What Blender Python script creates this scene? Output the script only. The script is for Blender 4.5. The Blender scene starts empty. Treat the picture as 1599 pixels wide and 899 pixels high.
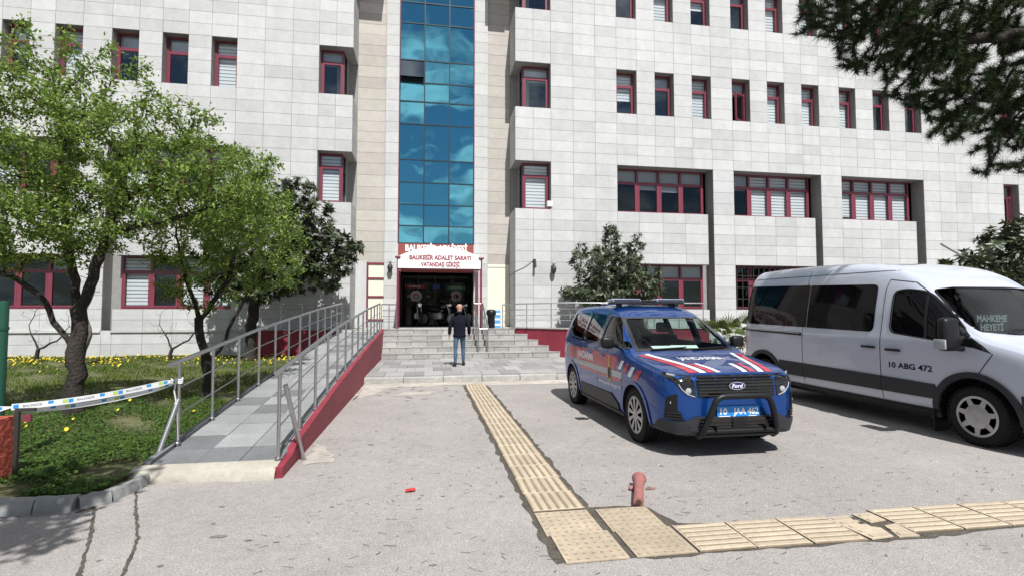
import bpy, bmesh, math, random
import numpy as np
from mathutils import Vector, Matrix
R = math.radians
random.seed(7); rng = np.random.default_rng(11)
S = bpy.context.scene
COL = S.collection
# ------------------------------------------------------------------ camera
cam = bpy.data.objects.new('camera', bpy.data.cameras.new('camera')); COL.objects.link(cam)
cam.data.sensor_width = 36; cam.data.lens = 36 * 800 / 1599
cam.data.clip_start = .05; cam.data.clip_end = 2000
cam.location = (0, 0, 1.57)
cam.rotation_euler = (R(90 + 2.72), 0, R(-9.45))
S.camera = cam
# ------------------------------------------------------------------ sky and sun
EL, AZ = R(55), R(8)
SUN = Vector((math.sin(AZ) * math.cos(EL), -math.cos(AZ) * math.cos(EL), math.sin(EL)))   # towards the sun
W = bpy.data.worlds.new('World'); S.world = W; W.use_nodes = True
nt = W.node_tree; N = nt.nodes; L = nt.links; N.clear()
out = N.new('ShaderNodeOutputWorld'); bg = N.new('ShaderNodeBackground'); bg.inputs['Strength'].default_value = .05
sky = N.new('ShaderNodeTexSky'); sky.sky_type = 'NISHITA'; sky.sun_disc = False
sky.sun_elevation = EL; sky.sun_rotation = math.pi - AZ; sky.altitude = 100; sky.dust_density = .25
tc = N.new('ShaderNodeTexCoord'); sep = N.new('ShaderNodeSeparateXYZ'); L.new(tc.outputs['Generated'], sep.inputs[0])
mz = N.new('ShaderNodeMath'); mz.operation = 'MAXIMUM'; mz.inputs[1].default_value = .0; L.new(sep.outputs['Z'], mz.inputs[0])
az_ = N.new('ShaderNodeMath'); az_.operation = 'ADD'; az_.inputs[1].default_value = .22; L.new(mz.outputs[0], az_.inputs[0])
dx = N.new('ShaderNodeMath'); dx.operation = 'DIVIDE'; L.new(sep.outputs['X'], dx.inputs[0]); L.new(az_.outputs[0], dx.inputs[1])
dy = N.new('ShaderNodeMath'); dy.operation = 'DIVIDE'; L.new(sep.outputs['Y'], dy.inputs[0]); L.new(az_.outputs[0], dy.inputs[1])
cmb = N.new('ShaderNodeCombineXYZ'); L.new(dx.outputs[0], cmb.inputs[0]); L.new(dy.outputs[0], cmb.inputs[1])
cmb.inputs[2].default_value = 5.3
cn = N.new('ShaderNodeTexNoise'); cn.inputs['Scale'].default_value = 2.4; cn.inputs['Detail'].default_value = 9; cn.inputs['Roughness'].default_value = .58
cn.inputs['Distortion'].default_value = .35; L.new(cmb.outputs[0], cn.inputs['Vector'])
cr = N.new('ShaderNodeValToRGB'); cr.color_ramp.elements[0].position = .455; cr.color_ramp.elements[1].position = .555
L.new(cn.outputs['Fac'], cr.inputs[0])
cn2 = N.new('ShaderNodeTexNoise'); cn2.inputs['Scale'].default_value = 5; cn2.inputs['Detail'].default_value = 6; L.new(cmb.outputs[0], cn2.inputs['Vector'])
cc = N.new('ShaderNodeValToRGB'); cc.color_ramp.elements[0].position = .3; cc.color_ramp.elements[0].color = (6.5, 7.2, 8, 1)
cc.color_ramp.elements[1].position = .7; cc.color_ramp.elements[1].color = (18, 18.5, 19, 1); L.new(cn2.outputs['Fac'], cc.inputs[0])
mx = N.new('ShaderNodeMix'); mx.data_type = 'RGBA'; L.new(cr.outputs[0], mx.inputs['Factor']); L.new(sky.outputs[0], mx.inputs['A']); L.new(cc.outputs[0], mx.inputs['B'])
L.new(mx.outputs['Result'], bg.inputs[0]); L.new(bg.outputs[0], out.inputs[0])
sl = bpy.data.lights.new('sun', 'SUN'); sl.energy = 5.0; sl.angle = R(.5); sl.color = (1, .98, .95)
so = bpy.data.objects.new('sun', sl); COL.objects.link(so); so.rotation_euler = (-SUN).to_track_quat('-Z', 'Y').to_euler(); so.location = (0, -10, 30)
S.view_settings.view_transform = 'Standard'; S.view_settings.look = 'None'; S.view_settings.exposure = .38; S.view_settings.gamma = 1
S.view_settings.use_curve_mapping = False
try:
    S.cycles.max_bounces = 8; S.cycles.transparent_max_bounces = 16; S.cycles.caustics_reflective = False; S.cycles.caustics_refractive = False
except Exception: pass

# ------------------------------------------------------------------ materials
def mat(name, col, rough=.6, metal=0., var=0., hue=0., noise=(), bump=None, coat=0., spec=.5, trans=0., specks=None, emit=None, obj=False):
    m = bpy.data.materials.new(name); m.use_nodes = True
    n = m.node_tree.nodes; l = m.node_tree.links
    p = n['Principled BSDF']
    p.inputs['Roughness'].default_value = rough; p.inputs['Metallic'].default_value = metal
    p.inputs['Specular IOR Level'].default_value = spec
    p.inputs['Coat Weight'].default_value = coat; p.inputs['Coat Roughness'].default_value = .03
    col = tuple(col) + (1,)
    rgb = n.new('ShaderNodeRGB'); rgb.outputs[0].default_value = col; c = rgb.outputs[0]
    geo = n.new('ShaderNodeNewGeometry'); pos = geo.outputs['Position']
    if obj:
        t_ = n.new('ShaderNodeTexCoord'); pos = t_.outputs['Object']
    def mul(c, val, lo, hi):
        mr = n.new('ShaderNodeMapRange'); l.new(val, mr.inputs[0]); mr.inputs[3].default_value = lo; mr.inputs[4].default_value = hi
        vm = n.new('ShaderNodeVectorMath'); vm.operation = 'SCALE'; l.new(c, vm.inputs[0]); l.new(mr.outputs[0], vm.inputs['Scale']); return vm.outputs[0]
    if var or hue:
        oi = n.new('ShaderNodeObjectInfo'); ad = n.new('ShaderNodeMath'); ad.operation = 'ADD'
        l.new(oi.outputs['Random'], ad.inputs[0]); l.new(geo.outputs['Random Per Island'], ad.inputs[1])
        fr = n.new('ShaderNodeMath'); fr.operation = 'FRACT'; l.new(ad.outputs[0], fr.inputs[0])
        if var: c = mul(c, fr.outputs[0], 1 - var, 1 + var)
        if hue:
            wn = n.new('ShaderNodeMath'); wn.operation = 'MULTIPLY'; wn.inputs[1].default_value = 7.31; l.new(fr.outputs[0], wn.inputs[0])
            f2 = n.new('ShaderNodeMath'); f2.operation = 'FRACT'; l.new(wn.outputs[0], f2.inputs[0])
            mr = n.new('ShaderNodeMapRange'); l.new(f2.outputs[0], mr.inputs[0]); mr.inputs[3].default_value = .5 - hue; mr.inputs[4].default_value = .5 + hue
            hs = n.new('ShaderNodeHueSaturation'); l.new(mr.outputs[0], hs.inputs['Hue']); l.new(c, hs.inputs['Color']); c = hs.outputs[0]
    for sc, am, det in noise:
        if sc < 0:   # rain streaks: noise drawn out down the wall
            vs = n.new('ShaderNodeVectorMath'); vs.operation = 'MULTIPLY'; vs.inputs[1].default_value = (1, 1, .08); l.new(geo.outputs['Position'], vs.inputs[0]); src = vs.outputs[0]; sc = -sc
        else: src = pos
        t = n.new('ShaderNodeTexNoise'); t.inputs['Scale'].default_value = sc; t.inputs['Detail'].default_value = det; t.inputs['Roughness'].default_value = .6
        l.new(src, t.inputs['Vector'])
        mr0 = n.new('ShaderNodeMapRange'); mr0.inputs[1].default_value = .3; mr0.inputs[2].default_value = .7; l.new(t.outputs['Fac'], mr0.inputs[0])
        c = mul(c, mr0.outputs[0], 1 - am, 1 + am)
    for sp in (specks or ()):
        sc, thr, scol, am = sp
        v = n.new('ShaderNodeTexVoronoi'); v.inputs['Scale'].default_value = sc; l.new(pos, v.inputs['Vector'])
        mr = n.new('ShaderNodeMapRange'); mr.inputs[1].default_value = thr; mr.inputs[2].default_value = thr * .6; mr.inputs[3].default_value = 0; mr.inputs[4].default_value = am
        l.new(v.outputs['Distance'], mr.inputs[0])
        mm = n.new('ShaderNodeMix'); mm.data_type = 'RGBA'; l.new(mr.outputs[0], mm.inputs['Factor']); l.new(c, mm.inputs['A']); mm.inputs['B'].default_value = tuple(scol) + (1,)
        c = mm.outputs['Result']
    l.new(c, p.inputs['Base Color'])
    if bump:
        t = n.new('ShaderNodeTexNoise'); t.inputs['Scale'].default_value = bump[0]; t.inputs['Detail'].default_value = 6; l.new(pos, t.inputs['Vector'])
        b = n.new('ShaderNodeBump'); b.inputs['Strength'].default_value = bump[1]; b.inputs['Distance'].default_value = bump[2] if len(bump) > 2 else .02
        l.new(t.outputs['Fac'], b.inputs['Height']); l.new(b.outputs[0], p.inputs['Normal'])
    if trans:
        tb = n.new('ShaderNodeBsdfTranslucent'); ms = n.new('ShaderNodeMixShader'); ms.inputs[0].default_value = trans
        l.new(c, tb.inputs[0]); l.new(p.outputs[0], ms.inputs[1]); l.new(tb.outputs[0], ms.inputs[2]); l.new(ms.outputs[0], n['Material Output'].inputs[0])
    return m

def glass_mat(name, tint=(.75, .85, .88), base=.06, ior=1.5, gl=(1, 1, 1)):
    m = bpy.data.materials.new(name); m.use_nodes = True; n = m.node_tree.nodes; l = m.node_tree.links; n.clear()
    o = n.new('ShaderNodeOutputMaterial'); tr = n.new('ShaderNodeBsdfTransparent'); tr.inputs[0].default_value = tint + (1,)
    g = n.new('ShaderNodeBsdfGlossy'); g.inputs['Roughness'].default_value = .01; g.inputs[0].default_value = gl + (1,)
    f = n.new('ShaderNodeLayerWeight'); f.inputs[0].default_value = .5
    pw = n.new('ShaderNodeMath'); pw.operation = 'POWER'; pw.inputs[1].default_value = 5; l.new(f.outputs['Facing'], pw.inputs[0])
    a = n.new('ShaderNodeMath'); a.operation = 'MULTIPLY_ADD'; a.use_clamp = True; a.inputs[1].default_value = 1 - base; a.inputs[2].default_value = base; l.new(pw.outputs[0], a.inputs[0])
    ms = n.new('ShaderNodeMixShader'); l.new(a.outputs[0], ms.inputs[0]); l.new(tr.outputs[0], ms.inputs[1]); l.new(g.outputs[0], ms.inputs[2]); l.new(ms.outputs[0], o.inputs[0])
    return m

M = {}
M['asphalt'] = mat('asphalt', (.288, .266, .253), .9, noise=((.35, .10, 4), (2.2, .07, 5), (14, .10, 4), (70, .30, 3)),
                   specks=((60, .22, (.44, .42, .40), .7), (38, .13, (.13, .122, .115), .7), (2.1, .05, (.07, .065, .06), .8)), bump=(90, .55, .012))
M['stone'] = mat('pale_stone', (.47, .474, .467), .75, var=.085, hue=.012, noise=((.25, .045, 3), (-3.2, .035, 5), (3.5, .06, 6), (22, .06, 4)),
                 specks=((2.6, .035, (.25, .24, .22), .7), (16, .07, (.36, .355, .34), .5)), bump=(30, .15, .004))
M['beige'] = mat('beige_stone', (.425, .395, .355), .75, var=.09, hue=.02, noise=((.5, .05, 3), (5, .07, 6), (24, .05, 4)),
                 specks=((3, .04, (.28, .25, .22), .6), (16, .07, (.40, .37, .33), .5)), bump=(30, .15, .004))
M['joint'] = mat('dark_stone_backing', (.27, .265, .255), .85, noise=((6, .1, 3),))
M['redframe'] = mat('maroon_aluminium', (.18, .034, .056), .38, noise=((9, .08, 3),), spec=.5)
M['glass'] = glass_mat('window_glass', (.94, .96, .97), .075, gl=(.8, .93, 1))
M['darkglass'] = glass_mat('recessed_window_glass', (.90, .92, .93), .028, gl=(.8, .93, 1))
M['cleanglass'] = glass_mat('car_glass', (.66, .76, .73), .012)
M['blackglass'] = mat('tinted_glass', (.003, .003, .004), .03, spec=.14)
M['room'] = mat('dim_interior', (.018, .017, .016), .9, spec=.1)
M['roomlit'] = mat('interior_floor', (.04, .035, .03), .9)
M['roofing'] = mat('roof_membrane', (.25, .25, .25), .9)
M['mullion'] = mat('dark_mullion', (.015, .03, .04), .35)
M['cream'] = mat('cream_panel', (.72, .70, .58), .55, noise=((3, .03, 3),))
M['white'] = mat('white_paint', (.78, .78, .77), .5)
M['awning'] = mat('white_canopy_fabric', (.82, .82, .81), .6, noise=((6, .03, 3),))
M['maroontext'] = mat('maroon_lettering', (.27, .035, .06), .6)
M['band'] = mat('red_brown_sign_board', (.24, .055, .045), .5, noise=((4, .06, 3),))
M['redwall'] = mat('dark_red_paint', (.225, .022, .04), .65, noise=((1.5, .16, 4), (-6, .12, 4), (12, .08, 4)), specks=((9, .06, (.36, .22, .2), .6),), bump=(25, .3, .01))
M['steel'] = mat('brushed_steel', (.46, .46, .47), .36, metal=1., noise=((20, .05, 3),))
M['paver'] = mat('grey_paver', (.27, .263, .258), .85, var=.26, noise=((3, .08, 4), (25, .14, 4)), specks=((45, .15, (.14, .135, .13), .5),), bump=(50, .3, .006))
M['ramptile'] = mat('ramp_tile', (.235, .24, .24), .8, var=.16, noise=((2, .12, 4), (30, .12, 4)), bump=(60, .3, .005))
M['darktile'] = mat('dark_ramp_tile', (.135, .14, .145), .8, var=.1, noise=((2, .15, 4), (30, .12, 4)), bump=(60, .3, .005))
M['stepstone'] = mat('step_stone', (.33, .32, .305), .8, var=.2, noise=((3, .1, 4), (14, .13, 5)), specks=((5, .07, (.16, .15, .14), .6),), bump=(25, .5, .012))
M['concrete'] = mat('rough_concrete', (.36, .35, .33), .9, noise=((1.2, .12, 4), (9, .14, 5), (45, .12, 3)), specks=((11, .08, (.17, .16, .15), .5),), bump=(22, .6, .02))
M['lip'] = mat('pale_concrete', (.36, .335, .285), .9, noise=((2, .10, 4), (18, .10, 4)), bump=(35, .4, .01))
M['kerb'] = mat('weathered_kerb', (.25, .255, .25), .9, noise=((1.5, .14, 4), (10, .16, 5)), specks=((14, .08, (.10, .10, .10), .5),), bump=(18, .6, .02))
M['tactile'] = mat('yellow_tactile_tile', (.42, .352, .262), .75, var=.09, noise=((2.5, .10, 4), (30, .12, 4)), specks=((7, .07, (.25, .2, .14), .5),), bump=(70, .25, .004))
M['groove'] = mat('dirty_tile_groove', (.22, .175, .115), .85, noise=((2.5, .15, 4), (30, .2, 4)))
M['warn'] = mat('worn_tactile_tile', (.37, .305, .225), .8, var=.07, noise=((2.5, .14, 4), (30, .14, 4)), bump=(70, .25, .004))
M['dirt'] = mat('dark_dirt', (.075, .065, .052), .95, noise=((9, .3, 5), (50, .3, 3)), bump=(40, .8, .02))
M['patchc'] = mat('worn_concrete_patch', (.38, .345, .305), .9, noise=((1.1, .22, 5), (6, .16, 5), (40, .14, 3)), specks=((2.2, .08, (.14, .12, .1), .5),), bump=(30, .5, .01))
M['soil'] = mat('lawn_soil', (.085, .088, .035), .95, noise=((1.1, .35, 5), (7, .3, 5), (40, .3, 3)), specks=((1.3, .16, (.19, .145, .095), .75),), bump=(25, .9, .03))
M['grass'] = mat('grass_blade', (.095, .145, .022), .7, var=.45, hue=.02, trans=.35, spec=.2)
M['clover'] = mat('clover_leaf', (.055, .11, .022), .65, var=.4, hue=.02, trans=.25, spec=.25)
M['dandelion'] = mat('yellow_petal', (.75, .55, .03), .7, var=.15, trans=.2)
M['bark'] = mat('grey_brown_bark', (.032, .026, .022), .95, noise=((5, .35, 5), (30, .4, 4)), specks=((5, .12, (.12, .11, .10), .4),), bump=(28, 1., .03))
M['leaf_light'] = mat('spring_leaf', (.185, .272, .056), .55, var=.45, hue=.02, trans=.42, spec=.35)
M['leaf_dark'] = mat('leathery_dark_leaf', (.058, .078, .036), .42, var=.5, hue=.02, trans=.12, spec=.5)
M['needle'] = mat('pine_needle', (.024, .043, .011), .55, var=.5, hue=.025, trans=.22, spec=.3)
M['palm'] = mat('palm_leaf', (.12, .17, .04), .5, var=.3, trans=.3)
M['blue'] = mat('blue_car_paint', (.001, .056, .27), .36, metal=.7, coat=.7, spec=.5)
M['vanwhite'] = mat('white_van_paint', (.47, .505, .585), .35, coat=1., spec=.5)
M['blackpl'] = mat('black_plastic', (.009, .009, .010), .42, spec=.3, noise=((30, .1, 3),), obj=True)
M['blackgl'] = mat('gloss_black_trim', (.008, .008, .009), .12, coat=.5)
M['greypl'] = mat('dark_grey_cladding', (.022, .024, .028), .5, spec=.35, noise=((18, .1, 3),), obj=True)
M['tyre'] = mat('tyre_rubber', (.010, .010, .010), .8, spec=.25, noise=((15, .2, 3),), obj=True)
M['hubcap'] = mat('silver_hubcap', (.42, .42, .43), .38, metal=.6, noise=((12, .1, 3),), obj=True)
M['chrome'] = mat('bright_chrome', (.8, .8, .8), .12, metal=1.)
M['dwhite'] = mat('white_decal', (.78, .80, .84), .35, coat=.5)
M['dred'] = mat('red_decal', (.42, .010, .035), .35, coat=.5)
M['dsilver'] = mat('reflective_silver_band', (.40, .42, .45), .4, coat=.3)
M['dyellow'] = mat('yellow_emblem', (.55, .42, .12), .5)
M['dnavy'] = mat('navy_emblem', (.01, .015, .05), .5)
M['plate'] = mat('blue_plate', (.015, .22, .66), .4)
M['lamp'] = mat('clear_lamp_lens', (.34, .36, .38), .06, spec=.8)
M['redlamp'] = mat('red_lamp_lens', (.35, .01, .01), .15, coat=1)
M['bluelens'] = mat('silver_blue_lens', (.30, .34, .52), .12, coat=1, spec=.7)
M['seat'] = mat('dark_seat_fabric', (.03, .03, .035), .85)
M['paper'] = mat('white_paper', (.78, .80, .78), .6)
M['skin'] = mat('skin', (.42, .245, .185), .5, noise=((30, .08, 3),))
M['jacket'] = mat('navy_black_jacket', (.0065, .007, .014), .9, spec=.15, noise=((12, .2, 4),), bump=(18, .5, .02))
M['jeans'] = mat('blue_jeans', (.055, .10, .155), .85, noise=((9, .18, 4), (60, .15, 3)), bump=(30, .5, .01))
M['shoe'] = mat('black_shoe', (.012, .012, .013), .5)
M['tape'] = mat('white_barrier_tape', (.78, .79, .80), .5, trans=.15)
M['tblue'] = mat('tape_blue', (.02, .26, .62), .5)
M['tgreen'] = mat('tape_green', (.40, .56, .10), .5)
M['tgrey'] = mat('tape_lettering', (.16, .17, .19), .6)
M['greenpole'] = mat('dark_green_paint', (.006, .06, .035), .4)
M['stucco'] = mat('orange_red_stucco', (.42, .085, .055), .85, noise=((6, .12, 5), (40, .15, 4)), bump=(22, 1., .02))
M['bollard'] = mat('faded_red_paint', (.30, .115, .105), .6, noise=((12, .12, 4), (60, .12, 3)), specks=((30, .1, (.5, .3, .27), .5),), bump=(50, .3, .004))
M['rust'] = mat('dark_rust', (.06, .035, .03), .9)
M['patchr'] = mat('red_paint_residue', (.20, .115, .095), .9, noise=((25, .4, 4),))
M['green'] = mat('green_sign_board', (.02, .26, .09), .5)
M['redsign'] = mat('red_sign_board', (.40, .02, .04), .5)
M['bluesign'] = mat('blue_sign_board', (.03, .08, .35), .5)
M['doorglass'] = mat('dark_door_glass', (.004, .004, .005), .06, spec=.2)
M['lampdark'] = mat('dark_cast_iron', (.035, .033, .03), .5)
M['binblue'] = mat('blue_sticker_panel', (.10, .34, .62), .5)
M['litter'] = mat('red_wrapper', (.45, .03, .03), .5)
M['stain'] = mat('dark_oil_stain', (.15, .14, .13), .85, noise=((14, .3, 4),))
# reflective curtain wall glass
m = mat('teal_mirror_glass', (.15, .47, .58), .015, metal=1.); M['mirror'] = m
_n = m.node_tree.nodes; _l = m.node_tree.links
_g = _n.new('ShaderNodeNewGeometry'); _t = _n.new('ShaderNodeTexNoise'); _t.inputs['Scale'].default_value = .9; _t.inputs['Detail'].default_value = 1; _l.new(_g.outputs['Position'], _t.inputs['Vector'])
_b = _n.new('ShaderNodeBump'); _b.inputs['Strength'].default_value = .22; _b.inputs['Distance'].default_value = .05; _l.new(_t.outputs['Fac'], _b.inputs['Height']); _l.new(_b.outputs[0], _n['Principled BSDF'].inputs['Normal'])
M['mirrorground'] = mat('painted_reflection_glass', (.32, .36, .37), .05, metal=1.)  # open pane: grey of the reflected ground put into the glass tint
# zebra blind: woven bands down the cloth
m = mat('striped_blind', (.88, .88, .86), .8, trans=.1); M['blind'] = m
_n = m.node_tree.nodes; _l = m.node_tree.links
_g = _n.new('ShaderNodeNewGeometry'); _s = _n.new('ShaderNodeSeparateXYZ'); _l.new(_g.outputs['Position'], _s.inputs[0])
_d = _n.new('ShaderNodeMath'); _d.operation = 'MULTIPLY'; _d.inputs[1].default_value = 8.2; _l.new(_s.outputs['Z'], _d.inputs[0])
_f = _n.new('ShaderNodeMath'); _f.operation = 'FRACT'; _l.new(_d.outputs[0], _f.inputs[0])
_c = _n.new('ShaderNodeValToRGB'); _c.color_ramp.interpolation = 'LINEAR'; _c.color_ramp.elements[0].position = .68; _c.color_ramp.elements[0].color = (.88, .88, .86, 1)
_c.color_ramp.elements[1].position = .76; _c.color_ramp.elements[1].color = (.24, .25, .26, 1); _l.new(_f.outputs[0], _c.inputs[0]); _l.new(_c.outputs[0], _n['Principled BSDF'].inputs['Base Color'])
M['blindgrey'] = mat('plain_grey_blind', (.42, .43, .44), .8)

# ------------------------------------------------------------------ mesh helpers
class MB:
    def __init__(s): s.v = []; s.f = []; s.m = []
    def add(s, vs, fs, mi=0):
        o = len(s.v); s.v += [tuple(v) for v in vs]; s.f += [tuple(i + o for i in f) for f in fs]; s.m += [mi] * len(fs)
    def box(s, x0, y0, z0, x1, y1, z1, mi=0):
        s.add([(x0, y0, z0), (x1, y0, z0), (x1, y1, z0), (x0, y1, z0), (x0, y0, z1), (x1, y0, z1), (x1, y1, z1), (x0, y1, z1)],
              [(3, 2, 1, 0), (4, 5, 6, 7), (0, 1, 5, 4), (1, 2, 6, 5), (2, 3, 7, 6), (3, 0, 4, 7)], mi)
    def cbox(s, x0, y0, z0, x1, y1, z1, c, mi=0):
        """box with chamfered edges all round (c metres)"""
        bm = bmesh.new(); bmesh.ops.create_cube(bm, size=1)
        for v in bm.verts: v.co = Vector(((x0 + x1) / 2 + v.co.x * (x1 - x0), (y0 + y1) / 2 + v.co.y * (y1 - y0), (z0 + z1) / 2 + v.co.z * (z1 - z0)))
        bmesh.ops.bevel(bm, geom=bm.edges[:], offset=c, segments=2, affect='EDGES', profile=.5)
        s.bm(bm, mi)
    def bm(s, bm, mi=0):
        bm.verts.index_update(); s.add([v.co[:] for v in bm.verts], [[v.index for v in f.verts] for f in bm.faces], mi); bm.free()
    def quad(s, a, b, c, d, mi=0): s.add([a, b, c, d], [(0, 1, 2, 3)], mi)
    def prism(s, poly, z0, z1, mi=0):
        n = len(poly); s.add([(x, y, z0) for x, y in poly] + [(x, y, z1) for x, y in poly],
              [tuple(reversed(range(n))), tuple(range(n, 2 * n))] + [(i, (i + 1) % n, n + (i + 1) % n, n + i) for i in range(n)], mi)
    def tube(s, pts, r, n=8, mi=0, cap=True):
        pts = [Vector(p) for p in pts]; rs = r if isinstance(r, (list, tuple)) else [r] * len(pts); vs = []; fs = []
        ref = None
        for i, p in enumerate(pts):
            d = (pts[min(i + 1, len(pts) - 1)] - pts[max(i - 1, 0)]).normalized()
            if ref is None: ref = d.orthogonal().normalized()
            u = (ref - d * ref.dot(d)); u = u.normalized() if u.length > 1e-6 else d.orthogonal().normalized(); ref = u; w = d.cross(u)
            vs += [p + (u * math.cos(2 * math.pi * k / n) + w * math.sin(2 * math.pi * k / n)) * rs[i] for k in range(n)]
        for i in range(len(pts) - 1):
            fs += [(i * n + k, i * n + (k + 1) % n, (i + 1) * n + (k + 1) % n, (i + 1) * n + k) for k in range(n)]
        if cap: fs += [tuple(reversed(range(n))), tuple(range((len(pts) - 1) * n, len(pts) * n))]
        s.add(vs, fs, mi)
    def lathe(s, prof, c, axis='z', n=20, mi=0):
        """prof: (radius, height) pairs; revolved about AXIS through c"""
        vs = []; fs = []
        for r, h in prof:
            for k in range(n):
                a = 2 * math.pi * k / n; p, q = r * math.cos(a), r * math.sin(a)
                vs.append({'z': (c[0] + p, c[1] + q, c[2] + h), 'x': (c[0] + h, c[1] + p, c[2] + q), 'y': (c[0] + q, c[1] + h, c[2] + p)}[axis])
        for i in range(len(prof) - 1):
            fs += [(i * n + k, i * n + (k + 1) % n, (i + 1) * n + (k + 1) % n, (i + 1) * n + k) for k in range(n)]
        if prof[0][0] > 1e-6: fs.append(tuple(reversed(range(n))))
        if prof[-1][0] > 1e-6: fs.append(tuple(range((len(prof) - 1) * n, len(prof) * n)))
        s.add(vs, fs, mi)
    def mesh(s, name, mats, smooth=None):
        me = bpy.data.meshes.new(name); me.from_pydata(s.v, [], s.f)
        for m in (mats if isinstance(mats, (list, tuple)) else [mats]): me.materials.append(m)
        if any(s.m): me.polygons.foreach_set('material_index', s.m)
        if smooth is not None: smooth_mesh(me, smooth)
        me.update(); return me
    def build(s, name, mats, parent=None, smooth=None, loc=None, label=None):
        return obj(name, s.mesh(name, mats, smooth), parent, loc, label)

def smooth_mesh(me, ang=35):
    me.polygons.foreach_set('use_smooth', [True] * len(me.polygons))
    if ang < 180: me.set_sharp_from_angle(angle=R(ang))
def obj(name, me, parent=None, loc=None, label=None):
    o = bpy.data.objects.new(name, me); COL.objects.link(o)
    if parent is not None: o.parent = parent
    if loc is not None: o.location = loc
    if label: o['label'] = label
    return o
def tag(o, label, cat=None, group=None, kind=None):
    o['label'] = label
    if cat: o['category'] = cat
    if group: o['group'] = group
    if kind: o['kind'] = kind
    return o
def thing(name, label, cat, loc=(0, 0, 0), group=None, rz=0):
    o = bpy.data.objects.new(name, None); COL.objects.link(o); o.location = loc; o.rotation_euler = (0, 0, rz); o.empty_display_size = .2
    return tag(o, label, cat, group)
def np_mesh(name, V, F, mats, mi=None, smooth=False):
    """V (n,3), F (m,k) arrays"""
    me = bpy.data.meshes.new(name); n, k = F.shape
    me.vertices.add(len(V)); me.vertices.foreach_set('co', np.ascontiguousarray(V, dtype=np.float32).ravel())
    me.loops.add(n * k); me.loops.foreach_set('vertex_index', np.ascontiguousarray(F, dtype=np.int32).ravel())
    me.polygons.add(n); me.polygons.foreach_set('loop_start', np.arange(0, n * k, k, dtype=np.int32))
    try: me.polygons.foreach_set('loop_total', np.full(n, k, dtype=np.int32))
    except Exception: pass
    for m in (mats if isinstance(mats, (list, tuple)) else [mats]): me.materials.append(m)
    if mi is not None: me.polygons.foreach_set('material_index', mi.astype(np.int32))
    if smooth: me.polygons.foreach_set('use_smooth', np.ones(n, dtype=bool))
    me.update(calc_edges=True); me.validate(); return me
def copy_obj(o, parent, loc=None):
    c = o.copy(); COL.objects.link(c); c.parent = parent
    if loc is not None: c.location = loc
    return c
_txt = {}
def text2d(s, h=1., bold=.0, width=None):
    """letters as flat triangles: (verts2d starting at 0,0 with cap height h), faces"""
    cu = bpy.data.curves.new('lettering', 'FONT'); cu.body = s; cu.size = 1; cu.offset = bold; cu.resolution_u = 3
    o = bpy.data.objects.new('lettering', cu); COL.objects.link(o); bpy.context.view_layer.update()
    dg = bpy.context.evaluated_depsgraph_get(); me = bpy.data.meshes.new_from_object(o.evaluated_get(dg))
    v = np.array([p.co[:2] for p in me.vertices]); f = [tuple(p.vertices) for p in me.polygons]
    bpy.data.objects.remove(o); bpy.data.curves.remove(cu); bpy.data.meshes.remove(me)
    cap = .73
    v[:, 0] -= v[:, 0].min(); v *= h / cap
    if width: v[:, 0] *= width / v[:, 0].max()
    return v, f
def text_obj(name, s, h, fn, material, parent=None, bold=.012, width=None, label=None):
    v, f = text2d(s, h, bold, width); mb = MB(); mb.add([fn(a, b) for a, b in v], f)
    return mb.build(name, material, parent, label=label)
def pchip(xs, ys):
    xs = np.array(xs, float); ys = np.array(ys, float); h = np.diff(xs); d = np.diff(ys) / h; m = np.zeros(len(xs))
    for i in range(1, len(xs) - 1):
        if d[i - 1] * d[i] > 0: m[i] = 2 * d[i - 1] * d[i] / (d[i - 1] + d[i])
    m[0] = d[0]; m[-1] = d[-1]
    def f(x):
        x = min(max(x, xs[0]), xs[-1]); i = min(max(int(np.searchsorted(xs, x)) - 1, 0), len(h) - 1); t = (x - xs[i]) / h[i]
        return ys[i] * (1 + 2 * t) * (1 - t) ** 2 + m[i] * h[i] * t * (1 - t) ** 2 + ys[i + 1] * t * t * (3 - 2 * t) + m[i + 1] * h[i] * t * t * (t - 1)
    return f
def eval_to(o, name, parent=None, smooth=35):
    """bake an object's modifiers into a plain mesh object"""
    bpy.context.view_layer.update(); dg = bpy.context.evaluated_depsgraph_get(); me = bpy.data.meshes.new_from_object(o.evaluated_get(dg)); me.name = name
    bpy.data.objects.remove(o)
    if smooth: smooth_mesh(me, smooth)
    return obj(name, me, parent)

# =================================================================== GROUND
def wobble(poly, step, amp, closed=True):
    """subdivide an outline and jitter it"""
    o = []; n = len(poly)
    for i in range(n if closed else n - 1):
        a = Vector(poly[i]); b = Vector(poly[(i + 1) % n]); k = max(1, int((b - a).length / step))
        for j in range(k):
            p = a.lerp(b, j / k); o.append((p.x + random.uniform(-amp, amp), p.y + random.uniform(-amp, amp)))
    if not closed: o.append(tuple(poly[-1]))
    return o
def sheet(name, poly, z, material, kind='structure', parent=None):
    mb = MB(); mb.add([(x, y, z) for x, y in poly], [tuple(range(len(poly)))])
    me = mb.mesh(name, material); bm = bmesh.new(); bm.from_mesh(me); bmesh.ops.triangulate(bm, faces=bm.faces[:])
    for f in bm.faces:
        if f.normal.z < 0: f.normal_flip()
    bm.to_mesh(me); bm.free(); o = obj(name, me, parent)
    if kind: o['kind'] = kind
    return o
mb = MB(); mb.quad((-300, -300, 0), (300, -300, 0), (300, 300, 0), (-300, 300, 0))
tag(mb.build('ground', M['asphalt']), 'worn pale asphalt of the courthouse forecourt', kind='structure')
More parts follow.
